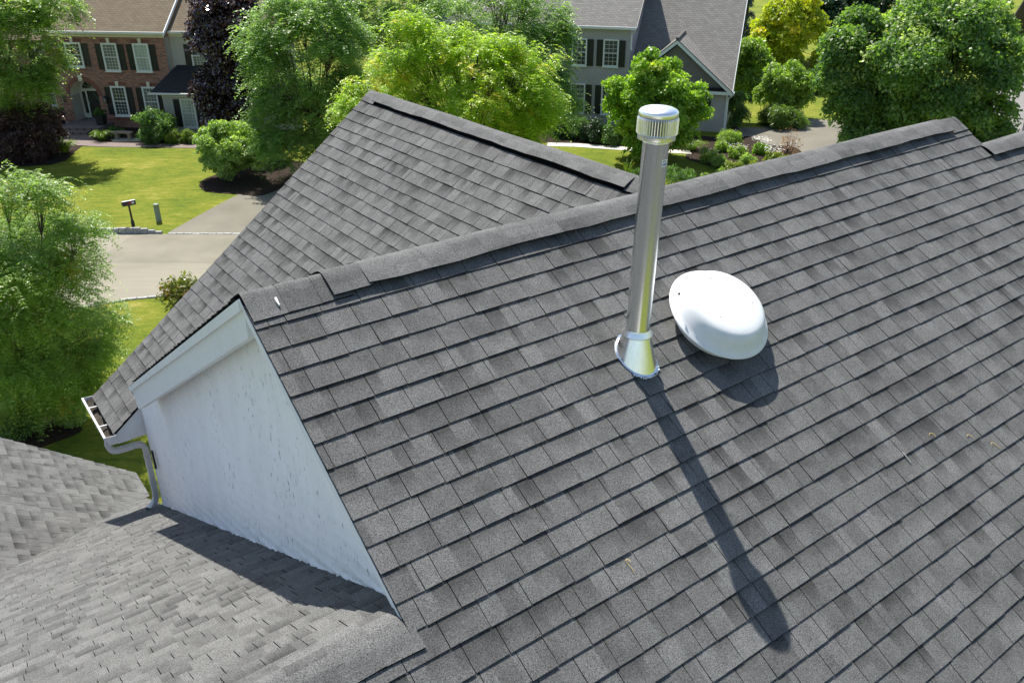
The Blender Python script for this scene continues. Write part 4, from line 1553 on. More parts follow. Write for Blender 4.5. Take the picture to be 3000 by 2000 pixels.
# right wing in grey siding and its low front bay
siding(fB, 'siding', 'brick_siding', bh, BW + 0.05, 15.5, -0.1, 5.38, -0.55)
siding(Frame(fB.P(BW + 0.004, 0, 0), -fB.n, fB.a), 'siding', 'brick_siding', bh, 0.0, 0.55, -0.1, 5.38, 0.0)
boxes(fB, 'frieze', 'trim_cream', bh, (BW + 0.10, 15.5, -0.53, -0.48, 5.38, 5.60), (BW + 0.22, 15.6, -0.48, -0.2, 5.56, 5.62))
boxes(fB, 'dentils', 'trim_cream', bh, *[(x, x + 0.055, -0.48, -0.43, 5.47, 5.555) for x in np.arange(BW + 0.2, 13, 0.11)], kind='stuff')
boxes(fB, 'gutter', 'gutter', bh, (BW + 0.26, 15.8, -0.20, -0.09, 5.61, 5.73))
roof_quad(fB, 'roof', 'roof_brown', bh, [(BW + 0.255, -0.14, 5.70), (15.8, -0.14, 5.70), (15.8, -5.2, 9.25), (BW + 0.255, -5.2, 9.25)], 0.12)
window(fB, 9.05, 9.98, 3.60, 4.98, bh, -0.55, 'glass_curtain', 4, (4, 4))
mb = MB()
mb.prism([fB.P(8.92, -0.46, 5.0), fB.P(10.12, -0.46, 5.0), fB.P(10.24, -0.46, 5.30), fB.P(8.80, -0.46, 5.30)], -fB.n * 0.08)
mb.build('window_hood', 'trim_cream', bh)
shutter(fB, 8.62, 9.0, 3.66, 4.94, bh, -0.53)
shutter(fB, 10.03, 10.41, 3.66, 4.94, bh, -0.53)
siding(fB, 'siding', 'brick_siding', bh, 7.62, 12.6, -0.1, 2.22, 1.2)
siding(Frame(fB.P(7.62, 0, 0), fB.n, -fB.a), 'siding', 'brick_siding', bh, 0.0, 1.2, -0.1, 2.22, 0.0)
boxes(fB, 'frieze', 'trim_cream', bh, (7.60, 12.7, 1.222, 1.26, 2.22, 2.40))
boxes(fB, 'gutter', 'gutter', bh, (7.05, 13.0, 1.62, 1.74, 2.40, 2.50))
mb = MB()
mb.prism([fB.P(7.06, 1.63, 2.45), fB.P(13.0, 1.63, 2.45), fB.P(12.4, -0.53, 3.75), fB.P(8.0, -0.53, 3.75)], -Z * 0.1, [(0, 0), (6, 0), (5.4, 2.5), (1, 2.5)])
mb.prism([fB.P(7.06, 0.02, 2.45), fB.P(7.06, 1.63, 2.45), fB.P(8.0, -0.53, 3.75), fB.P(8.0, -0.53, 3.749)], -Z * 0.1)
mb.build('bay_roof', 'roof_dark', bh)
boxes(fB, 'soffit', 'trim_cream', bh, (7.08, 13.0, 0.01, 1.62, 2.36, 2.40))
window(fB, 8.72, 9.60, 0.42, 2.10, bh, 1.2, 'glass_lace', 4, (4, 4))
shutter(fB, 8.28, 8.66, 0.46, 2.06, bh, 1.22)
shutter(fB, 9.66, 10.04, 0.46, 2.06, bh, 1.22)

# porch slab and steps
boxes(fB, 'porch_slab', 'paver', bh, (0.15, 3.45, -1.0, 1.75, -0.05, 0.33))
boxes(fB, 'step', 'paver', bh, (0.35, 2.9, 1.752, 2.15, -0.05, 0.17))


def thing_box(name, label, cat, mat, fr, *lst, group=None):
    mb = MB()
    for b in lst:
        fr.box(mb, *b)
    b = lst[0]
    o = mb.build(name, mat, origin=fr.P((b[0] + b[1]) / 2, (b[2] + b[3]) / 2, b[4]))
    return tag(o, label, cat, group)


thing_box('doormat', 'grey patterned doormat before the black front door', 'doormat', 'doormat', fB, (1.55, 2.45, -0.80, -0.30, 0.332, 0.345))
# lanterns either side of the arch
for s, lab in ((0.55, 'black wall lantern left of the arched entrance'), (3.30, 'black wall lantern right of the arched entrance')):
    lr = empty('wall_lantern', fB.P(s, 0.12, 1.6), lab, 'lantern', 'lanterns beside the entrance')
    boxes(fB, 'lantern_body', 'lantern_glass', lr, (s - 0.07, s + 0.07, 0.09, 0.23, 1.55, 1.83))
    boxes(fB, 'lantern_frame', 'black_paint', lr, (s - 0.085, s + 0.085, 0.075, 0.245, 1.51, 1.55), (s - 0.08, s - 0.062, 0.08, 0.098, 1.55, 1.83), (s + 0.062, s + 0.08, 0.08, 0.098, 1.55, 1.83), (s - 0.08, s - 0.062, 0.222, 0.24, 1.55, 1.83), (s + 0.062, s + 0.08, 0.222, 0.24, 1.55, 1.83), (s - 0.03, s + 0.03, 0.0, 0.075, 1.58, 1.75))
    mb = MB()
    mb.lathe(fB.P(s, 0.16, 1.83), Z, [(0.13, 0), (0.04, 0.11), (0.015, 0.13), (0.0005, 0.18)], 8, False)
    mb.build('lantern_top', 'black_paint', lr)

# ---------------------------------------------------------------- grey house
ag = math.radians(17)
fG = Frame((3.405, 54.929, 0), (math.cos(ag), -math.sin(ag), 0), (-math.sin(ag), -math.cos(ag), 0))
gh = empty('grey_house', fG.P(3, 0, 0), 'grey sided house with black shutters and a gabled garage wing', 'house')
siding(fG, 'siding', 'grey_siding', gh, -8.0, 3.88, -0.05, 5.72, 0.0)
siding(Frame(fG.P(3.88, 0, 0), -fG.n, fG.a), 'siding', 'grey_siding', gh, 0.0, 9.0, -0.05, 5.72, 0.0)
mb = MB()
mb.poly([fG.P(3.882, 0, 5.72), fG.P(3.882, -9, 5.72), fG.P(3.882, -4.5, 8.9)])
mb.poly([fG.P(-8, 0, 5.72), fG.P(-8, -9, 5.72), fG.P(-8, -4.5, 8.9)])
mb.build('gable_end', 'grey_siding', gh)
boxes(fG, 'corner_board', 'grey_siding', gh, (3.80, 3.90, 0.018, 0.035, -0.05, 5.70))
boxes(fG, 'soffit', 'trim', gh, (-8.3, 4.25, 0.02, 0.36, 5.72, 5.77))
boxes(fG, 'gutter', 'gutter', gh, (-8.3, 4.30, 0.362, 0.48, 5.74, 5.88))
roof_quad(fG, 'roof', 'roof_grey', gh, [(-8.3, 0.42, 5.86), (4.28, 0.42, 5.86), (4.28, -4.5, 9.2), (-8.3, -4.5, 9.2)], 0.12)
roof_quad(fG, 'roof', 'roof_grey', gh, [(-8.3, -9.4, 5.86), (4.28, -9.4, 5.86), (4.28, -4.5, 9.2), (-8.3, -4.5, 9.2)], 0.12)
mb = MB()
mb.prism([fG.P(4.285, 0.44, 5.84), fG.P(4.285, -4.5, 9.2), fG.P(4.285, -4.5, 9.0), fG.P(4.285, 0.44, 5.64)], fG.a * 0.03)
mb.build('rake_board', 'black_paint', gh)
for s0, s1, z0, z1 in ((0.34, 1.26, 3.52, 5.10), (2.30, 3.21, 3.54, 5.10), (0.34, 1.24, 0.66, 2.43), (2.30, 3.21, 0.66, 2.43), (-1.92, -0.98, 3.52, 5.10), (-1.92, -0.98, 0.66, 2.43), (-4.6, -3.7, 3.52, 5.10)):
    window(fG, s0, s1, z0, z1, gh, 0.008, 'glass_dark', 3, (3, 3), 0.07)
    shutter(fG, s0 - 0.42, s0 - 0.04, z0 + 0.0, z1 - 0.03, gh, 0.018)
    shutter(fG, s1 + 0.04, s1 + 0.42, z0 + 0.0, z1 - 0.03, gh, 0.018)
    boxes(fG, 'blinds', 'gable_shake', gh, *[(s0 + 0.08, s1 - 0.08, 0.0201, 0.0215, z, z + 0.022) for z in np.arange(z0 + (z1 - z0) * 0.45, z1 - 0.12, 0.06)])
# garage wing
siding(fG, 'siding', 'grey_siding', gh, 3.90, 9.90, -0.05, 2.36, 0.0)
siding(Frame(fG.P(9.90, 0, 0), -fG.n, fG.a), 'siding', 'grey_siding', gh, 0.0, 7.0, -0.05, 2.4, 0.0)
boxes(fG, 'corner_board', 'trim', gh, (9.84, 9.92, 0.018, 0.035, -0.05, 2.30))
GP, GPZ, GL_, GR_ = 6.72, 5.28, 3.30, 10.18
kg = (GPZ - 2.42) / (GR_ - GP)
roof_quad(fG, 'roof', 'roof_grey', gh, [(3.90, 0.30, 2.44), (10.16, 0.30, 2.44), (10.16, -7.0, 8.62), (3.90, -7.0, 8.62)], 0.12)
mb = MB()
mb.prism([fG.P(10.165, 0.32, 2.42), fG.P(10.165, -7.0, 8.62), fG.P(10.165, -7.0, 8.44), fG.P(10.165, 0.32, 2.24)], fG.a * 0.03)
mb.build('rake_board', 'trim', gh)
# gable front
mb = MB()
zz = 2.60
while zz < 4.95:
    zt = zz + 0.16
    h0, h1 = (GPZ - 0.35 - zz) / kg, (GPZ - 0.35 - zt) / kg
    h1 = max(h1, 0.02)
    mb.poly([fG.P(GP - h0, 0.022, zz), fG.P(GP + h0, 0.022, zz), fG.P(GP + h1, 0.004, zt), fG.P(GP - h1, 0.004, zt)])
    zz = zt
mb.build('gable_siding', 'gable_shake', gh)
boxes(fG, 'pent_roof', 'roof_dark', gh, (GP - 2.9, GP + 2.95, 0.024, 0.30, 2.46, 2.62))
boxes(fG, 'fascia', 'trim', gh, (GP - 2.9, GR_ - 0.05, 0.302, 0.34, 2.26, 2.44))
for sg in (-1, 1):
    mb = MB()
    e = GP + sg * (GR_ - GP)
    mb.prism([fG.P(GP, 0.40, GPZ), fG.P(e, 0.40, 2.42), fG.P(e, 0.40, 2.20), fG.P(GP, 0.40, GPZ - 0.24)], -fG.n * 0.05)
    mb.build('rake_board', 'trim', gh)
    # dormer slope runs back into the big roof
    back = -(GPZ - 2.44) / (8.62 - 2.44) * 7.3 + 0.30
    P4 = [fG.P(e + sg * 0.05, 0.42, 2.44), fG.P(GP, 0.42, GPZ + 0.04), fG.P(GP, back - 0.1, GPZ + 0.04), fG.P(e + sg * 0.05, 0.20, 2.44)]
    sl = nrm(P4[1] - P4[0])
    uv = [((p - P4[0]) @ fG.n, (p - P4[0]) @ sl) for p in P4]
    mb = MB()
    mb.prism(P4, -Z * 0.06, uv)
    mb.build('dormer_roof', 'roof_grey', gh)
mb = MB()
mb.tube([fG.P(GP, 0.43, GPZ + 0.05), fG.P(GP, back, GPZ + 0.05)], 0.10, 8)
mb.build('ridge_cap', 'roof_grey', gh)
window(fG, 7.55, 8.5, 0.75, 2.0, gh, 0.01, 'glass_curtain', 3, (3, 3))
shutter(fG, 8.58, 8.98, 0.75, 2.0, gh, 0.018)
shutter(fG, 7.05, 7.45, 0.75, 2.0, gh, 0.018)
boxes(fG, 'gutter', 'gutter', gh, (10.17, 10.28, -0.2, 0.40, 2.30, 2.43))
# downspouts
for pts in ([fG.P(4.26, 0.42, 5.76), fG.P(4.2, 0.36, 5.66), fG.P(4.02, 0.12, 5.52), fG.P(3.97, 0.07, 5.40), fG.P(3.97, 0.07, 4.62), fG.P(4.04, 0.10, 4.54)],
            [fG.P(10.22, 0.38, 2.32), fG.P(10.15, 0.3, 2.22), fG.P(9.98, 0.10, 2.05), fG.P(9.95, 0.07, 1.95), fG.P(9.95, 0.07, 0.1)]):
    rect_tube(pts, 0.045, 0.035, fG.a, 'downspout', 'gutter', gh)

# ---------------------------------------------------------------- pale house behind the big maple
po = ground(2970, 470)
fP = Frame((po[0], po[1], 0), (math.cos(ag), -math.sin(ag), 0), (-math.sin(ag), -math.cos(ag), 0))
ph = empty('pale_house', fP.P(3, 0, 0), 'pale sided house glimpsed behind the large maple at the right edge', 'house')
siding(fP, 'siding', 'grey_siding', ph, 0.0, 9.0, -0.05, 5.4, 0.0)
siding(Frame(fP.P(0, 0, 0), -fP.n * 1, -fP.a), 'siding', 'grey_siding', ph, 0.0, 8.0, -0.05, 5.4, 0.0)
boxes(fP, 'gutter', 'gutter', ph, (-0.3, 9.3, 0.30, 0.42, 5.35, 5.48))
roof_quad(fP, 'roof', 'roof_grey', ph, [(-0.3, 0.36, 5.44), (9.3, 0.36, 5.44), (9.3, -4.2, 8.4), (-0.3, -4.2, 8.4)], 0.12)
roof_quad(fP, 'roof', 'roof_grey', ph, [(-0.3, -8.6, 5.44), (9.3, -8.6, 5.44), (9.3, -4.2, 8.4), (-0.3, -4.2, 8.4)], 0.12)
for z0 in (0.8, 3.4):
    window(fP, 1.0, 2.0, z0, z0 + 1.5, ph, 0.01, 'glass_dark')
    shutter(fP, 0.55, 0.95, z0, z0 + 1.5, ph, 0.018)
    shutter(fP, 2.05, 2.45, z0, z0 + 1.5, ph, 0.018)

# ================================================================== street furniture
mbp = ground(392, 668)
fm = Frame(mbp, nrm((1, -0.25, 0)), nrm((-0.25, -1, 0)))
mbx = empty('mailbox', mbp, 'black post-mounted mailbox with a red flag at the kerb', 'mailbox')
mb = MB()
mb.tube([fm.P(0, 0, 0), fm.P(0, 0, 0.30), fm.P(0, 0, 0.36)], [0.075, 0.075, 0.05], 10)
mb.tube([fm.P(0, 0, 0.30), fm.P(-0.01, 0, 1.02)], [0.045, 0.04], 10)
mb.build('post', 'black_paint', mbx)
mb = MB()
ring = [(-0.10, 1.02), (0.10, 1.02), (0.10, 1.13)] + [(0.10 * math.cos(t), 1.13 + 0.10 * math.sin(t)) for t in np.linspace(0.2, math.pi - 0.2, 8)] + [(-0.10, 1.13)]
d0 = nrm(fm.a * 0.62 + fm.n * -0.78)
s0v = nrm(np.cross(Z, d0))
mb.prism([mbp + d0 * 0.27 + s0v * a + Z * c for a, c in ring], -d0 * 0.54)
box_ = mb.build('box', 'black_paint', mbx)
ff = Frame(mbp - s0v * 0.103, d0, -s0v)
boxes(ff, 'flag', 'red_flag', mbx, (-0.08, 0.06, 0.0, 0.010, 1.10, 1.13), (0.04, 0.07, 0.0, 0.012, 1.13, 1.18))
boxes(ff, 'number_plate', 'label_white', mbx, (0.10, 0.20, 0.0, 0.004, 1.09, 1.15))
pp = ground(466, 648)
ped = empty('utility_pedestal', pp, 'short green cylindrical utility pedestal standing on the lawn', 'pedestal')
mb = MB()
mb.lathe(pp, Z, [(0.125, 0.0), (0.125, 0.08), (0.118, 0.085), (0.118, 0.74)], 24)
mb.build('barrel', 'pedestal', ped)
mb = MB()
mb.lathe(pp, Z, [(0.118, 0.70), (0.126, 0.70), (0.126, 0.76), (0.11, 0.785), (0.0005, 0.795)], 24)
mb.build('lid', 'pedestal', ped)
bp = ground(364, 408)
fb_ = Frame(bp, fB.a, fB.n)
ben = empty('stone_bench', bp, 'small curved stone bench in front of the brick house', 'bench')
mb = MB()
top = []
for sgn, dd in ((1, 0.18), (-1, -0.16)):
    for x in np.linspace(-0.62, 0.62, 9)[::sgn]:
        top.append(fb_.P(x, dd + 0.10 * (x / 0.62) ** 2, 0.46))
mb.prism(top, -Z * 0.09)
mb.build('seat', 'stone', ben)
for x in (-0.40, 0.40):
    mb = MB()
    mb.prism([fb_.P(x - 0.11, 0.16, 0.37), fb_.P(x + 0.11, 0.16, 0.37), fb_.P(x + 0.08, 0.13, 0.2), fb_.P(x + 0.12, 0.16, 0.0), fb_.P(x - 0.12, 0.16, 0.0), fb_.P(x - 0.08, 0.13, 0.2)], -fb_.n * 0.24)
    mb.build('leg', 'stone', ben)
for s, lab in ((0.42, 'black planter with a green bush left of the front door'), (3.15, 'black planter with a green bush right of the front door')):
    pr = empty('planter', fB.P(s, 0.75, 0.33), lab, 'planter', 'planters on the porch')
    mb = MB()
    c4 = [fB.P(s - 0.2, 0.95, 0.331), fB.P(s + 0.2, 0.95, 0.331), fB.P(s + 0.2, 0.55, 0.331), fB.P(s - 0.2, 0.55, 0.331)]
    c8 = [fB.P(s - 0.27, 1.02, 0.95), fB.P(s + 0.27, 1.02, 0.95), fB.P(s + 0.27, 0.48, 0.95), fB.P(s - 0.27, 0.48, 0.95)]
    mb.hexa(c4 + c8)
    mb.build('tub', 'planter', pr)


# ================================================================== plants
def leaves_mesh(name, P, D, N, ln, wd, tint, mat, parent=None, origin=None, kind=None):
    n = len(P)
    o = ORIGIN[parent.name] if parent is not None else np.asarray(origin, float)
    S = np.cross(N, D)
    S /= np.linalg.norm(S, axis=1, keepdims=True) + 1e-9
    N2 = np.cross(D, S)
    ln, wd = np.broadcast_to(ln, (n,))[:, None], np.broadcast_to(wd, (n,))[:, None]
    V = np.empty((n, 4, 3))
    V[:, 0] = P - D * ln * 0.5
    V[:, 1] = P + S * wd * 0.5 - N2 * wd * 0.12 - D * ln * 0.05
    V[:, 2] = P + D * ln * 0.5 - N2 * ln * 0.10
    V[:, 3] = P - S * wd * 0.5 - N2 * wd * 0.12 - D * ln * 0.05
    V = (V - o).reshape(-1, 3).astype(np.float32)
    me = bpy.data.meshes.new(name)
    me.vertices.add(4 * n)
    me.vertices.foreach_set('co', V.ravel())
    me.loops.add(4 * n)
    me.loops.foreach_set('vertex_index', np.arange(4 * n, dtype=np.int32))
    me.polygons.add(n)
    me.polygons.foreach_set('loop_start', np.arange(0, 4 * n, 4, dtype=np.int32))
    a_ = me.attributes.new('tint', 'FLOAT', 'FACE')
    a_.data.foreach_set('value', np.clip(tint, 0, 1).astype(np.float32))
    me.materials.append(M[mat])
    me.update(calc_edges=True)
    ob = link_mesh(name, me, parent, origin)
    if kind:
        ob['kind'] = kind
    return ob


def unit(a):
    return a / (np.linalg.norm(a, axis=-1, keepdims=True) + 1e-9)


def crown_clusters(rng, c, rad, nl, ncl, shape='round', inner=0.12, lobe=(0.30, 0.46), squash=0.8):
    """cluster centres and outward directions over a lobed crown"""
    rad = np.asarray(rad, float)
    i = np.arange(nl) + 0.5
    ph = np.arccos(1 - 2 * i / nl)
    th = math.pi * (1 + 5 ** 0.5) * i
    dirs = np.stack([np.cos(th) * np.sin(ph), np.sin(th) * np.sin(ph), np.cos(ph)], 1)
    dirs = unit(dirs + rng.normal(0, 0.22, dirs.shape))
    if shape == 'cone':
        t = rng.uniform(0, 1, nl) ** 0.7
        ang = rng.uniform(0, 2 * math.pi, nl)
        rr_ = (1 - t) * 0.85
        lc = c + np.stack([np.cos(ang) * rr_ * rad[0], np.sin(ang) * rr_ * rad[1], (t * 2 - 1) * rad[2]], 1)
        lr = rad[:2].mean() * (0.16 + 0.30 * (1 - t))
    else:
        lc = c + dirs * rad * rng.uniform(0.50, 0.76, (nl, 1))
        lr = rad.mean() * rng.uniform(lobe[0], lobe[1], nl)
    w = lr ** 2
    k = rng.choice(nl, ncl * 3, p=w / w.sum())
    d = unit(rng.normal(0, 1, (ncl * 3, 3)) + 0.55 * unit(lc[k] - c) + np.array([0, 0, 0.25]))
    rj = np.where(rng.random(ncl * 3) < inner, rng.uniform(0.3, 0.8, ncl * 3), rng.uniform(0.70, 1.18, ncl * 3) + np.where(rng.random(ncl * 3) < 0.12, rng.uniform(0.1, 0.45, ncl * 3), 0))
    p = lc[k] + d * (lr[k] * rj)[:, None] * np.array([1, 1, squash])
    # drop points buried deep inside other lobes
    keep = np.ones(len(p), bool)
    for j in range(nl):
        q = np.linalg.norm((p - lc[j]) / np.array([1, 1, squash]), axis=1) / lr[j]
        keep &= ~((q < 0.62) & (k != j) & (rng.random(len(p)) < 0.85))
    p, d, k = p[keep][:ncl], d[keep][:ncl], k[keep][:ncl]
    out = unit(p - c)
    return p, unit(d * 0.6 + out * 0.6), lc, lr, k


def broad(rng, p, o, per, rc, ln, wd, flat=0.30, droop=0.4, tvar=0.16, tip=0.0, upn=0.9):
    n = len(p)
    nn = unit(np.array([0, 0, 1.0]) * 0.9 + o * 0.55)
    ax1 = unit(np.cross(nn, rng.normal(0, 1, (n, 3))))
    ax2 = np.cross(nn, ax1)
    r = np.sqrt(rng.random((n, per)))
    t = rng.uniform(0, 2 * math.pi, (n, per))
    h = rng.normal(0, flat * 0.5, (n, per)) - droop * r ** 2
    P = p[:, None] + rc * (ax1[:, None] * (r * np.cos(t))[..., None] + ax2[:, None] * (r * np.sin(t))[..., None] + nn[:, None] * h[..., None])
    rd = ax1[:, None] * np.cos(t)[..., None] + ax2[:, None] * np.sin(t)[..., None]
    D = unit(rd * 0.8 + rng.normal(0, 0.55, P.shape) - np.array([0, 0, 0.35]))
    N = unit(nn[:, None] * upn + rng.normal(0, 0.5, P.shape))
    ct = rng.normal(0.54, tvar, n)
    if tip:
        ct = np.where(rng.random(n) < tip, ct + 0.45, ct)
    T = ct[:, None] + rng.normal(0, 0.12, (n, per))
    m = n * per
    L_ = ln * rng.uniform(0.5, 1.4, m)
    return P.reshape(-1, 3), D.reshape(-1, 3), N.reshape(-1, 3), L_, L_ * wd / ln * rng.uniform(0.8, 1.2, m), T.reshape(-1)


def locust(rng, p, o, fronds, pairs, flen, ln, wd, tip=0.05, tvar=0.15):
    """feathery drooping fronds fanning out of each twig end"""
    n = len(p)
    hor = o * np.array([1, 1, 0.25])
    base = unit(hor + rng.normal(0, 0.15, (n, 3)))
    az = rng.normal(0, 0.95, (n, fronds))
    ca, sa = np.cos(az), np.sin(az)
    bx = base[:, None, 0] * ca - base[:, None, 1] * sa
    by = base[:, None, 0] * sa + base[:, None, 1] * ca
    el = rng.normal(0.25, 0.35, (n, fronds))
    d0 = unit(np.stack([bx, by, el + 0 * bx], -1))
    fl = flen * rng.uniform(0.55, 1.25, (n, fronds))
    s = (np.arange(pairs) + 0.6) / pairs
    start = p[:, None] + rng.normal(0, flen * 0.22, (n, fronds, 3))
    pos = start[:, :, None] + d0[:, :, None] * (fl[..., None] * s)[..., None]
    dro = rng.uniform(0.35, 0.95, (n, fronds))
    pos[..., 2] -= (fl * dro)[..., None] * s ** 2
    tang = d0[:, :, None] + np.zeros_like(pos)
    tang[..., 2] -= (2 * dro)[..., None] * s
    tang = unit(tang)
    side = unit(np.cross(tang, np.array([0, 0, 1.0])))
    out = []
    for sg in (-1, 1):
        D = unit(side * sg + tang * 0.35 + rng.normal(0, 0.18, pos.shape))
        out.append((pos + D * ln * 0.5, D))
    P = np.concatenate([a for a, _ in out], 2)
    D = np.concatenate([b for _, b in out], 2)
    N = unit(np.array([0, 0, 1.0]) + rng.normal(0, 0.40, P.shape))
    ct = rng.normal(0.55, tvar, n)
    ct = np.where(rng.random(n) < tip, rng.uniform(0.80, 1.05, n), np.minimum(ct, 0.84))
    T = ct[:, None, None] + rng.normal(0, 0.06, P.shape[:3])
    m = P.shape[0] * P.shape[1] * P.shape[2]
    L_ = ln * rng.uniform(0.75, 1.25, m)
    return P.reshape(-1, 3), D.reshape(-1, 3), N.reshape(-1, 3), L_, L_ * wd / ln, T.reshape(-1)


def trunk_mesh(rng, base, c, lc, r0, p=None, twigs=40, parent=None):
    mb = MB()
    base = np.asarray(base, float)
    fork = base * 0.45 + c * 0.55
    mid = base * 0.7 + c * 0.3 + np.append(rng.normal(0, 0.05, 2), 0)
    mb.tube([base - Z * 0.05, base + Z * 0.15, mid, fork, c * 0.8 + fork * 0.2], [r0 * 1.25, r0, r0 * 0.85, r0 * 0.7, r0 * 0.3], 9)
    for q in lc:
        a = base + (fork - base) * rng.uniform(0.75, 1.05)
        m1 = a * 0.5 + q * 0.5 + rng.normal(0, 0.06, 3) * np.linalg.norm(q - a) - Z * 0.05 * np.linalg.norm(q - a)
        mb.tube([a, m1, q], [r0 * 0.30, r0 * 0.17, r0 * 0.07], 6, False)
        if p is not None:
            dd = np.linalg.norm(p - q, axis=1)
            for k in np.argsort(dd + rng.uniform(0, 0.5, len(dd)))[:twigs]:
                mb.tube([m1 * 0.35 + q * 0.65, (q + p[k]) * 0.5 + Z * 0.03, p[k]], [r0 * 0.10, r0 * 0.06, r0 * 0.03], 4, False)
    return mb.build('trunk', 'bark', parent)


def tree(name, label, cx, cy, rx, ry, Y, mat, style='broad', ncl=500, per=40, nl=16, seed=1, ln=0.16, wd=0.10, rc=0.35, base=None, r0=0.14, depth=1.0, group=None, tip=0.05, tvar=0.15, cat='tree', shape='round',
         twigs=14, fronds=7, pairs=8, flen=0.35, squash=0.8, lobe=(0.30, 0.46), extra=(), inner=0.12):
    rng = np.random.default_rng(seed)
    c = at(cx, cy, Y)
    dep = (c - CAM) @ FW
    rxm, rzm = rx * dep / FPX, ry * dep / FPX / 0.96
    bx = base if base is not None else (c[0], c[1])
    b = np.array([bx[0], bx[1], 0.0])
    root = empty(name, b, label, cat, group)
    p, o, lc, lr, k = crown_clusters(rng, c, (rxm, rxm * depth, rzm), nl, ncl, shape, inner, lobe, squash)
    for (ex, ey, er, eY, en) in extra:
        ec = at(ex, ey, eY)
        er = er * ((ec - CAM) @ FW) / FPX
        d = unit(rng.normal(0, 1, (en, 3)) + np.array([0, 0, 0.3]))
        p = np.concatenate([p, ec + d * er * rng.uniform(0.6, 1.05, (en, 1)) * np.array([1, 1, 0.8])])
        o = np.concatenate([o, unit(d + 0.4 * unit(ec - c))])
        lc = np.concatenate([lc, ec[None]])
    keep = p[:, 2] > 0.25
    p, o = p[keep], o[keep]
    if style == 'broad':
        P, D, N, ll, ww, T = broad(rng, p, o, per, rc, ln, wd, tvar=tvar, tip=tip)
    else:
        P, D, N, ll, ww, T = locust(rng, p, o, fronds, pairs, flen, ln, wd, tip, tvar)
    leaves_mesh('crown', P, D, N, ll, ww, T, mat, root)
    trunk_mesh(rng, b, c, lc, r0, p, twigs, root)
    return root


def shrub(name, label, cx, cy, rx, ry, mat, ncl=140, per=36, ln=0.08, wd=0.05, rc=0.16, seed=1, nl=9, group=None, cat='shrub', base_y=None, Y=None, tip=0.03, tvar=0.14, depth=1.0, flat=0.6, squash=0.9, lobe=(0.42, 0.6)):
    """low bush rising from the ground at pixel (cx, base_y)"""
    rng = np.random.default_rng(seed)
    g_ = ground(cx, base_y if base_y is not None else cy + ry) if Y is None else at(cx, cy, Y)
    Y_ = g_[1]
    c = at(cx, cy, Y_)
    dep = (c - CAM) @ FW
    rxm, rzm = rx * dep / FPX, ry * dep / FPX / 0.96
    b = np.array([c[0], c[1], 0.0])
    root = empty(name, b, label, cat, group)
    p, o, lc, lr, k = crown_clusters(rng, c, (rxm, rxm * depth, rzm), nl, ncl, 'round', 0.1, lobe, squash)
    kk = p[:, 2] > 0.04
    p, o, k = p[kk], o[kk], k[kk]
    P, D, N, ll, ww, T = broad(rng, p, o, per, rc, ln, wd, flat=flat, tvar=tvar, tip=tip)
    P[:, 2] = np.maximum(P[:, 2], 0.03)
    leaves_mesh('foliage', P, D, N, ll, ww, T, mat, root)
    mb = MB()
    for q in lc:
        mb.tube([b + rng.normal(0, 0.04, 3) * np.array([1, 1, 0]), b * 0.45 + q * 0.55, q], [0.03, 0.02, 0.008], 5, False)
    mb.build('stems', 'bark', root)
    return root


def blades(name, label, x, y, r, h, mat, n=160, seed=1, group=None, cat='plant', w=0.014, arch=0.7):
    """tuft of arching strap leaves"""
    rng = np.random.default_rng(seed)
    b = ground(x, y)
    az = rng.uniform(0, 2 * math.pi, n)
    d = np.stack([np.cos(az), np.sin(az), 0 * az], 1)
    root = b + d * (r * 0.30 * rng.random((n, 1)))
    hh = h * rng.uniform(0.6, 1.15, n)
    reach = r * rng.uniform(0.3, 1.1, n)
    P, D, N, LL, T = [], [], [], [], []
    seg = 4
    prev = root
    ct = rng.normal(0.5, 0.2, n)
    for s in range(1, seg + 1):
        t = s / seg
        z_ = hh * (1.9 * t - (0.9 + 0.5 * arch) * t * t)
        q = root + d * (reach * t ** 1.3)[:, None] + np.array([0, 0, 1.0]) * z_[:, None]
        dd = q - prev
        P.append((q + prev) / 2)
        LL.append(np.linalg.norm(dd, axis=1) * 1.35)
        D.append(unit(dd))
        N.append(unit(np.array([0, 0, 1.0]) + 0.5 * rng.normal(0, 1, (n, 3)) + d * 0.2))
        T.append(ct + 0.05 * s)
        prev = q
    P, D, N, LL, T = (np.concatenate(a) for a in (P, D, N, LL, T))
    o = leaves_mesh(name, P, D, N, LL, w * np.ones(len(P)) * 1.6, T, mat, None, b)
    return tag(o, label, cat, group)


def flowers(parent, c, r, h, n, mat, seed, size=0.05):
    rng = np.random.default_rng(seed)
    a = rng.uniform(0, 2 * math.pi, n)
    q = np.sqrt(rng.random(n)) * r
    P = c + np.stack([np.cos(a) * q, np.sin(a) * q, h * rng.uniform(0.85, 1.15, n)], 1)
    Ps, Ds, Ns = [], [], []
    for k in range(3):
        t = k * math.pi / 3 + rng.uniform(0, 1, n)
        Ps.append(P)
        Ds.append(np.stack([np.cos(t), np.sin(t), 0 * t], 1))
        Ns.append(unit(np.array([0, -0.3, 1.0]) + rng.normal(0, 0.25, (n, 3))))
    P3, D3, N3 = (np.concatenate(x) for x in (Ps, Ds, Ns))
    return leaves_mesh('blossom', P3, D3, N3, size, size * 0.5, rng.uniform(0.2, 0.9, len(P3)), mat, parent)


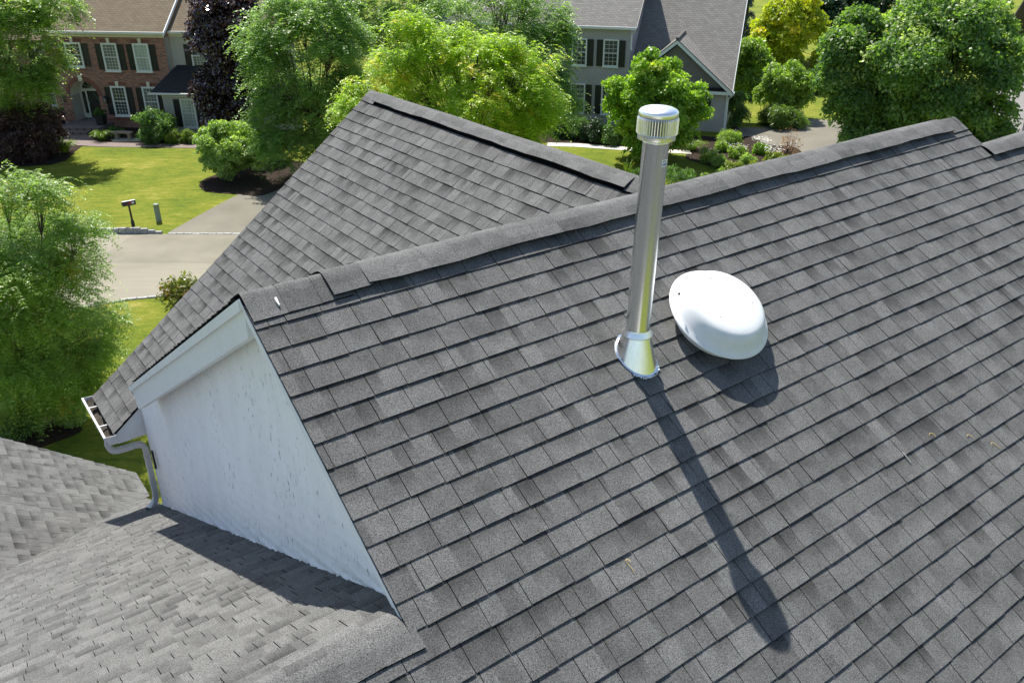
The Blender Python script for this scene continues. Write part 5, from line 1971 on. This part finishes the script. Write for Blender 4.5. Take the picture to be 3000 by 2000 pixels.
# ---- trees of the far side
LOC = dict(style='locust', lobe=(0.24, 0.36), inner=0.10, depth=0.8)
tree('locust_tree', 'feathery green locust tree overlapping the left end of the brick house', 30, 130, 120, 200, 47, 'leaf_locust', ncl=250, nl=26, seed=21, ln=0.15, wd=0.06, flen=0.80, fronds=10, pairs=8, base=ground(10, 392)[:2], extra=((165, 25, 62, 47, 40), (105, 255, 42, 46, 27), (60, 40, 80, 47, 36)), tip=0.02, **LOC)
tree('locust_tree', 'large feathery locust tree standing on the near lawn by the left edge', 75, 900, 240, 365, 19, 'leaf_locust', ncl=800, nl=50, seed=22, ln=0.080, wd=0.030, flen=0.50, fronds=10, pairs=9, base=ground(60, 1262)[:2], extra=((275, 1030, 40, 19, 18), (200, 1130, 80, 18.6, 46), (60, 1150, 90, 18.6, 50), (120, 580, 60, 19, 31), (230, 690, 50, 19, 22), (20, 560, 60, 19, 27)), tip=0.04, r0=0.09, squash=0.75, twigs=10, style='locust', lobe=(0.20, 0.32), inner=0.30, depth=0.9)
tree('purple_maple', 'dark purple-leaved maple between the brick house and the green locust', 668, 150, 88, 225, 49, 'leaf_purple', 'broad', 420, 100, nl=24, seed=23, ln=0.15, wd=0.12, rc=0.52, tip=0.10, extra=((610, 120, 34, 48, 18), (600, 250, 38, 48, 22), (640, 330, 40, 48, 18), (690, 20, 60, 49, 27)))
tree('locust_tree', 'tall mid green locust tree between the purple maple and the front gable ridge', 905, 200, 175, 275, 43, 'leaf_locust_deep', ncl=430, nl=38, seed=24, ln=0.15, wd=0.060, flen=0.78, fronds=10, pairs=8, extra=((770, 170, 50, 42, 27), (790, 330, 55, 42, 31), (840, 440, 60, 41, 36), (860, 60, 70, 43, 36), (1000, 110, 80, 44, 36), (790, 420, 46, 41, 22)), tip=0.0, tvar=0.2, **LOC)
tree('locust_tree', 'yellow-green locust tree with orange shoots directly behind the front gable ridge', 1370, 300, 275, 200, 35, 'leaf_locust_gold', ncl=600, nl=48, seed=25, ln=0.125, wd=0.050, flen=0.62, fronds=10, pairs=8, extra=((1200, 75, 50, 34, 27), (1150, 190, 60, 34, 27), (1260, 140, 60, 34, 29), (1580, 300, 60, 34, 31), (1065, 255, 30, 34, 9), (1470, 140, 50, 35, 20), (1015, 320, 40, 33, 15), (1340, 110, 50, 35, 22)), tip=0.16, tvar=0.18, style='locust', lobe=(0.22, 0.36), inner=0.10, depth=0.7)
tree('locust_tree', 'dark green locust tree between the gold locust and the grey house', 1480, 150, 190, 220, 45, 'leaf_locust_deep', ncl=380, nl=34, seed=26, ln=0.15, wd=0.060, flen=0.78, fronds=10, pairs=8, extra=((1615, 90, 40, 45, 22), (1620, 230, 55, 44, 31), (1660, 300, 36, 44, 18), (1600, 330, 60, 44, 31), (1330, 40, 70, 45, 27)), tip=0.0, tvar=0.2, **LOC)
tree('locust_tree', 'shaded locust tree at the top edge behind the mid green one', 1110, 0, 200, 150, 58, 'leaf_locust_deep', ncl=260, nl=24, seed=27, ln=0.20, wd=0.08, flen=1.0, fronds=10, pairs=8, tip=0.0, **LOC)
tree('round_maple', 'bright green young maple in front of the grey house', 1922, 305, 128, 132, 46, 'leaf_maple', 'broad', 560, 70, nl=34, seed=28, ln=0.15, wd=0.125, rc=0.40, base=ground(1925, 462)[:2], tip=0.08, tvar=0.2, extra=((1800, 240, 26, 46, 10), (1795, 300, 26, 46, 10), (1890, 175, 26, 46, 11), (2060, 330, 30, 46, 13), (2050, 265, 26, 46, 10), (1860, 430, 34, 45.5, 15), (1910, 150, 14, 46, 6), (1960, 185, 26, 46, 10)), lobe=(0.24, 0.36))
tree('viburnum_tree', 'small pale green tree on a mulch bed beside the driveway', 668, 432, 98, 66, 42.5, 'leaf_viburnum', 'broad', 420, 52, nl=26, seed=29, ln=0.12, wd=0.08, rc=0.24, base=ground(701, 520)[:2], tip=0.15, tvar=0.18, r0=0.07, extra=((600, 400, 34, 42.5, 36), (740, 460, 40, 42, 44), (640, 365, 26, 42.5, 20)))
tree('yellow_tree', 'bright yellow-green tree behind the small driveway tree', 2310, 82, 92, 108, 78, 'leaf_yellow', 'broad', 520, 40, nl=26, seed=30, ln=0.26, wd=0.17, rc=0.50, tvar=0.2, extra=((2230, 110, 36, 77, 30), (2390, 60, 36, 77, 30), (2400, 170, 26, 76, 20)))
tree('green_tree', 'mid green tree close against the gable end of the grey house', 2195, 205, 52, 100, 64, 'leaf_green', 'broad', 420, 40, nl=18, seed=31, ln=0.23, wd=0.13, rc=0.42)
tree('small_tree', 'small round green tree above a grassy skirt by the driveway', 2300, 255, 76, 66, 56, 'leaf_green', 'broad', 420, 40, nl=22, seed=32, ln=0.19, wd=0.11, rc=0.34, base=ground(2290, 366)[:2], r0=0.08, tip=0.1)
tree('blue_spruce', 'blue-grey spruce rising behind the grey house gable', 2180, 40, 34, 80, 84, 'leaf_spruce', 'broad', 320, 46, nl=30, seed=33, ln=0.20, wd=0.05, rc=0.42, shape='cone')
tree('large_maple', 'very large dark green maple filling the upper right corner', 2735, 185, 275, 255, 40, 'leaf_maple_dark', 'broad', 900, 115, nl=44, seed=34, ln=0.145, wd=0.12, rc=0.60, extra=((2480, 130, 60, 40, 70), (2460, 220, 55, 40, 70), (2500, 300, 60, 39.5, 70), (2525, 385, 44, 39, 50), (2590, 405, 50, 39, 60), (2520, 60, 50, 41, 50), (2900, 400, 70, 39, 80), (2880, 60, 80, 40, 70)), tip=0.14, tvar=0.22, lobe=(0.18, 0.30), r0=0.25, squash=0.6, inner=0.2)
for i, (x_, y_, rx_, ry_, Y_, lab) in enumerate(((2425, 30, 55, 72, 99, 'dark wood tree right of the yellow tree'), (2500, 15, 60, 80, 102, 'dark wood tree half hidden by the large maple'), (2150, -40, 60, 70, 106, 'dark wood tree above the spruce'), (2600, 0, 70, 90, 104, 'dark wood tree behind the crown of the large maple'),
        (800, -10, 90, 100, 84, 'dark tree at the top edge behind the purple maple'), (960, -20, 110, 90, 88, 'dark tree at the top edge behind the tall locust'), (1330, -10, 120, 100, 78, 'dark tree at the top edge behind the gold locust'), (1560, -20, 90, 90, 82, 'dark tree at the top edge beside the grey house roof'))):
    tree('wood_tree', lab, x_, y_, rx_, ry_, Y_, 'leaf_wood', 'broad', 280, 36, nl=14, seed=40 + i, ln=0.36, wd=0.22, rc=0.75, group='trees of the far wood', twigs=4)
tree('bright_shrub', 'yellow-green bush on the far lawn between the yellow tree and the maple', 2420, 150, 34, 34, 88, 'leaf_lime', 'broad', 120, 36, nl=8, seed=45, ln=0.26, wd=0.16, rc=0.4, cat='shrub', twigs=4)
tree('dark_bush', 'dark bush between the small driveway tree and the large maple', 2405, 240, 34, 60, 64, 'leaf_shrub', 'broad', 160, 40, nl=9, seed=46, ln=0.18, wd=0.12, rc=0.36, cat='shrub', twigs=4)
tree('dark_bush', 'dark evergreen bush at the right corner of the grey house', 2160, 310, 34, 56, 53, 'leaf_shrub', 'broad', 180, 40, nl=9, seed=47, ln=0.13, wd=0.06, rc=0.3, cat='shrub', twigs=4)

# ---- planting round the brick house
shrub('weeping_maple', 'weeping dark purple maple mounding at the left edge', 60, 395, 105, 72, 'leaf_jmaple', 620, 60, 0.15, 0.05, 0.32, 51, 14, cat='tree', base_y=462, flat=0.4)
shrub('round_shrub', 'large dark green rounded shrub before the brick wall', 455, 370, 52, 46, 'leaf_shrub', 260, 40, 0.12, 0.05, 0.22, 52, 12, base_y=415)
shrub('globe_shrub', 'left one of two yellow-green globe shrubs below the bay window', 512, 401, 23, 19, 'leaf_globe', 130, 40, 0.06, 0.025, 0.11, 53, 7, group='globe shrubs', base_y=419)
shrub('globe_shrub', 'right one of two yellow-green globe shrubs below the bay window', 552, 400, 23, 19, 'leaf_globe', 130, 40, 0.06, 0.025, 0.11, 54, 7, group='globe shrubs', base_y=418)
blades('fountain_grass', 'green fountain grass tuft left of the stone bench', 302, 412, 0.62, 0.75, 'blade_grass', 260, 55)
blades('fountain_grass', 'bright grass tuft at the end of the paver path', 192, 447, 0.66, 0.8, 'blade_grass', 260, 56)
shrub('blue_shrub', 'blue-green low shrub beside the bright grass tuft', 152, 418, 28, 20, 'leaf_shrub', 110, 36, 0.09, 0.05, 0.16, 57, 7, base_y=438)
shrub('low_shrub', 'low green shrub between grass tuft and bench', 340, 385, 20, 14, 'leaf_shrub', 80, 36, 0.08, 0.05, 0.14, 58, 6, base_y=398)
shrub('low_shrub', 'low green shrub at the foot of the porch steps', 118, 338, 30, 26, 'leaf_shrub', 110, 36, 0.10, 0.06, 0.2, 59, 7, base_y=366)
for pr in [o for o in bpy.data.objects if o.name.startswith('planter')]:
    b = np.array(pr.location)
    rng = np.random.default_rng(int(abs(b[0]) * 10))
    c = b + Z * 0.80
    p, o, lc, lr, k = crown_clusters(rng, c, (0.36, 0.36, 0.26), 7, 70)
    P, D, N, ll, ww, T = broad(rng, p, o, 34, 0.10, 0.07, 0.035)
    leaves_mesh('plant', P, D, N, ll, ww, T, 'leaf_maple' if b[0] > -25.2 else 'leaf_shrub', pr)

# ---- near lawn
shrub('bronze_shrub', 'bronze-tipped shrub at the rake of the front gable by the street', 545, 868, 46, 62, 'leaf_bronze', 150, 18, 0.13, 0.05, 0.20, 61, 12, Y=20.5, tip=0.25, flat=0.9)
shrub('bed_shrub', 'dark shrub in the bed under the near locust', 60, 1215, 70, 50, 'leaf_shrub', 260, 36, 0.06, 0.04, 0.16, 62, 10, base_y=1262)
shrub('bed_shrub', 'leafy green shrub right of the near locust trunk', 190, 1205, 50, 36, 'leaf_locust_deep', 200, 36, 0.06, 0.035, 0.14, 63, 9, base_y=1238)

# ---- planting round the grey house
for i, (x_, y_, rx_, ry_, lab) in enumerate(((1650, 375, 40, 30, 'low dark shrub left of the foundation row at the grey house'), (1700, 382, 42, 30, 'second shrub of the foundation row at the grey house'), (1748, 388, 38, 32, 'third shrub of the foundation row at the grey house'), (1790, 398, 34, 28, 'fourth shrub of the foundation row, next to the maple'))):
    shrub('foundation_shrub', lab, x_, y_, rx_, ry_, 'leaf_shrub' if i % 2 else 'leaf_wood', 170, 36, 0.10, 0.05, 0.2, 70 + i, 9, group='foundation shrubs', base_y=y_ + ry_ * 0.8)
blades('fountain_grass', 'dark grass tuft at the foot of the maple right of the flue', 2025, 440, 0.8, 0.7, 'blade_grass', 260, 75)
shrub('ribbon_grass', 'blue-green grassy clump at the corner of the garage', 2140, 410, 34, 22, 'leaf_green', 150, 36, 0.16, 0.03, 0.24, 76, 9, base_y=428)
shrub('grass_skirt', 'grassy skirt planting round the small driveway tree', 2292, 345, 58, 26, 'blade_grass', 320, 36, 0.28, 0.035, 0.28, 77, 12, base_y=370)
fl_specs = [(2075, 457, 27, 18, 'leaf_green', 'leafy clump at the left tip of the flower bed'), (2105, 475, 20, 16, 'leaf_viburnum', 'pale leafy clump low in the flower bed'), (2160, 445, 25, 16, 'leaf_green', 'tall clump below the white blossoms near the garage'),
            (2190, 470, 24, 16, 'leaf_viburnum', 'silvery clump in the middle of the flower bed'), (2230, 435, 20, 16, 'leaf_maple', 'green clump beside the daisies'), (2265, 460, 20, 18, 'leaf_lime', 'lime green clump under the daisies'),
            (2300, 475, 24, 16, 'leaf_lime', 'rightmost bright clump of the flower bed'), (2150, 493, 25, 13, 'leaf_lime', 'low lime clump at the front of the flower bed'), (2220, 495, 27, 13, 'leaf_lime', 'yellowish low clump in front of the daisies'), (2115, 430, 20, 13, 'leaf_green', 'mid green clump under the maple edge'), (2280, 497, 27, 13, 'leaf_green', 'low green clump at the ridge line')]
for i, (x_, y_, rx_, ry_, mt, lab) in enumerate(fl_specs):
    r_ = shrub('flower_clump', lab, x_, y_, rx_, ry_, mt, 90, 26, 0.10, 0.045, 0.15, 80 + i, 8, group='clumps in the flower bed', cat='plant', base_y=y_ + ry_)
    b = np.array(r_.location)
    if i in (2, 0):
        flowers(r_, b, 0.55, 0.62, 46, 'petal_white', 90 + i, 0.08)
        flowers(r_, b + HU * 0.2, 0.4, 0.55, 18, 'petal_orange', 95 + i, 0.07)
    if i in (4, 5):
        flowers(r_, b, 0.55, 0.80, 90, 'petal_white', 90 + i, 0.085)
    if i == 8:
        flowers(r_, b, 0.5, 0.4, 40, 'petal_orange', 98, 0.05)
shrub('dry_shrub', 'dry reddish twiggy shrub rising above the flower bed', 2312, 425, 30, 58, 'leaf_dry', 90, 9, 0.09, 0.04, 0.20, 100, 12, base_y=470, flat=0.9)
shrub('ridge_shrub', 'dark green shrub on the lawn just behind the main ridge', 1990, 525, 42, 28, 'leaf_shrub', 160, 36, 0.07, 0.03, 0.14, 101, 9, base_y=555)
blades('iris_tuft', 'upright dark iris leaves behind the end of the gable ridge', 1838, 528, 0.30, 1.0, 'blade_grass', 60, 102, arch=0.1)
shrub('ridge_shrub', 'small leafy shrub just left of the flue pipe', 1868, 510, 16, 26, 'leaf_shrub', 80, 30, 0.06, 0.03, 0.10, 103, 7, base_y=545)
for i, (x_, y_, lab) in enumerate(((2065, 520, 'pale leafy stem on the lawn edge, nearer the flue'), (2112, 508, 'pale leafy stem on the lawn edge, nearer the flower bed'))):
    shrub('leafy_stem', lab, x_, y_, 10, 24, 'leaf_viburnum', 26, 10, 0.10, 0.05, 0.09, 104 + i, 5, cat='plant', base_y=y_ + 30, group='pale stems on the lawn')
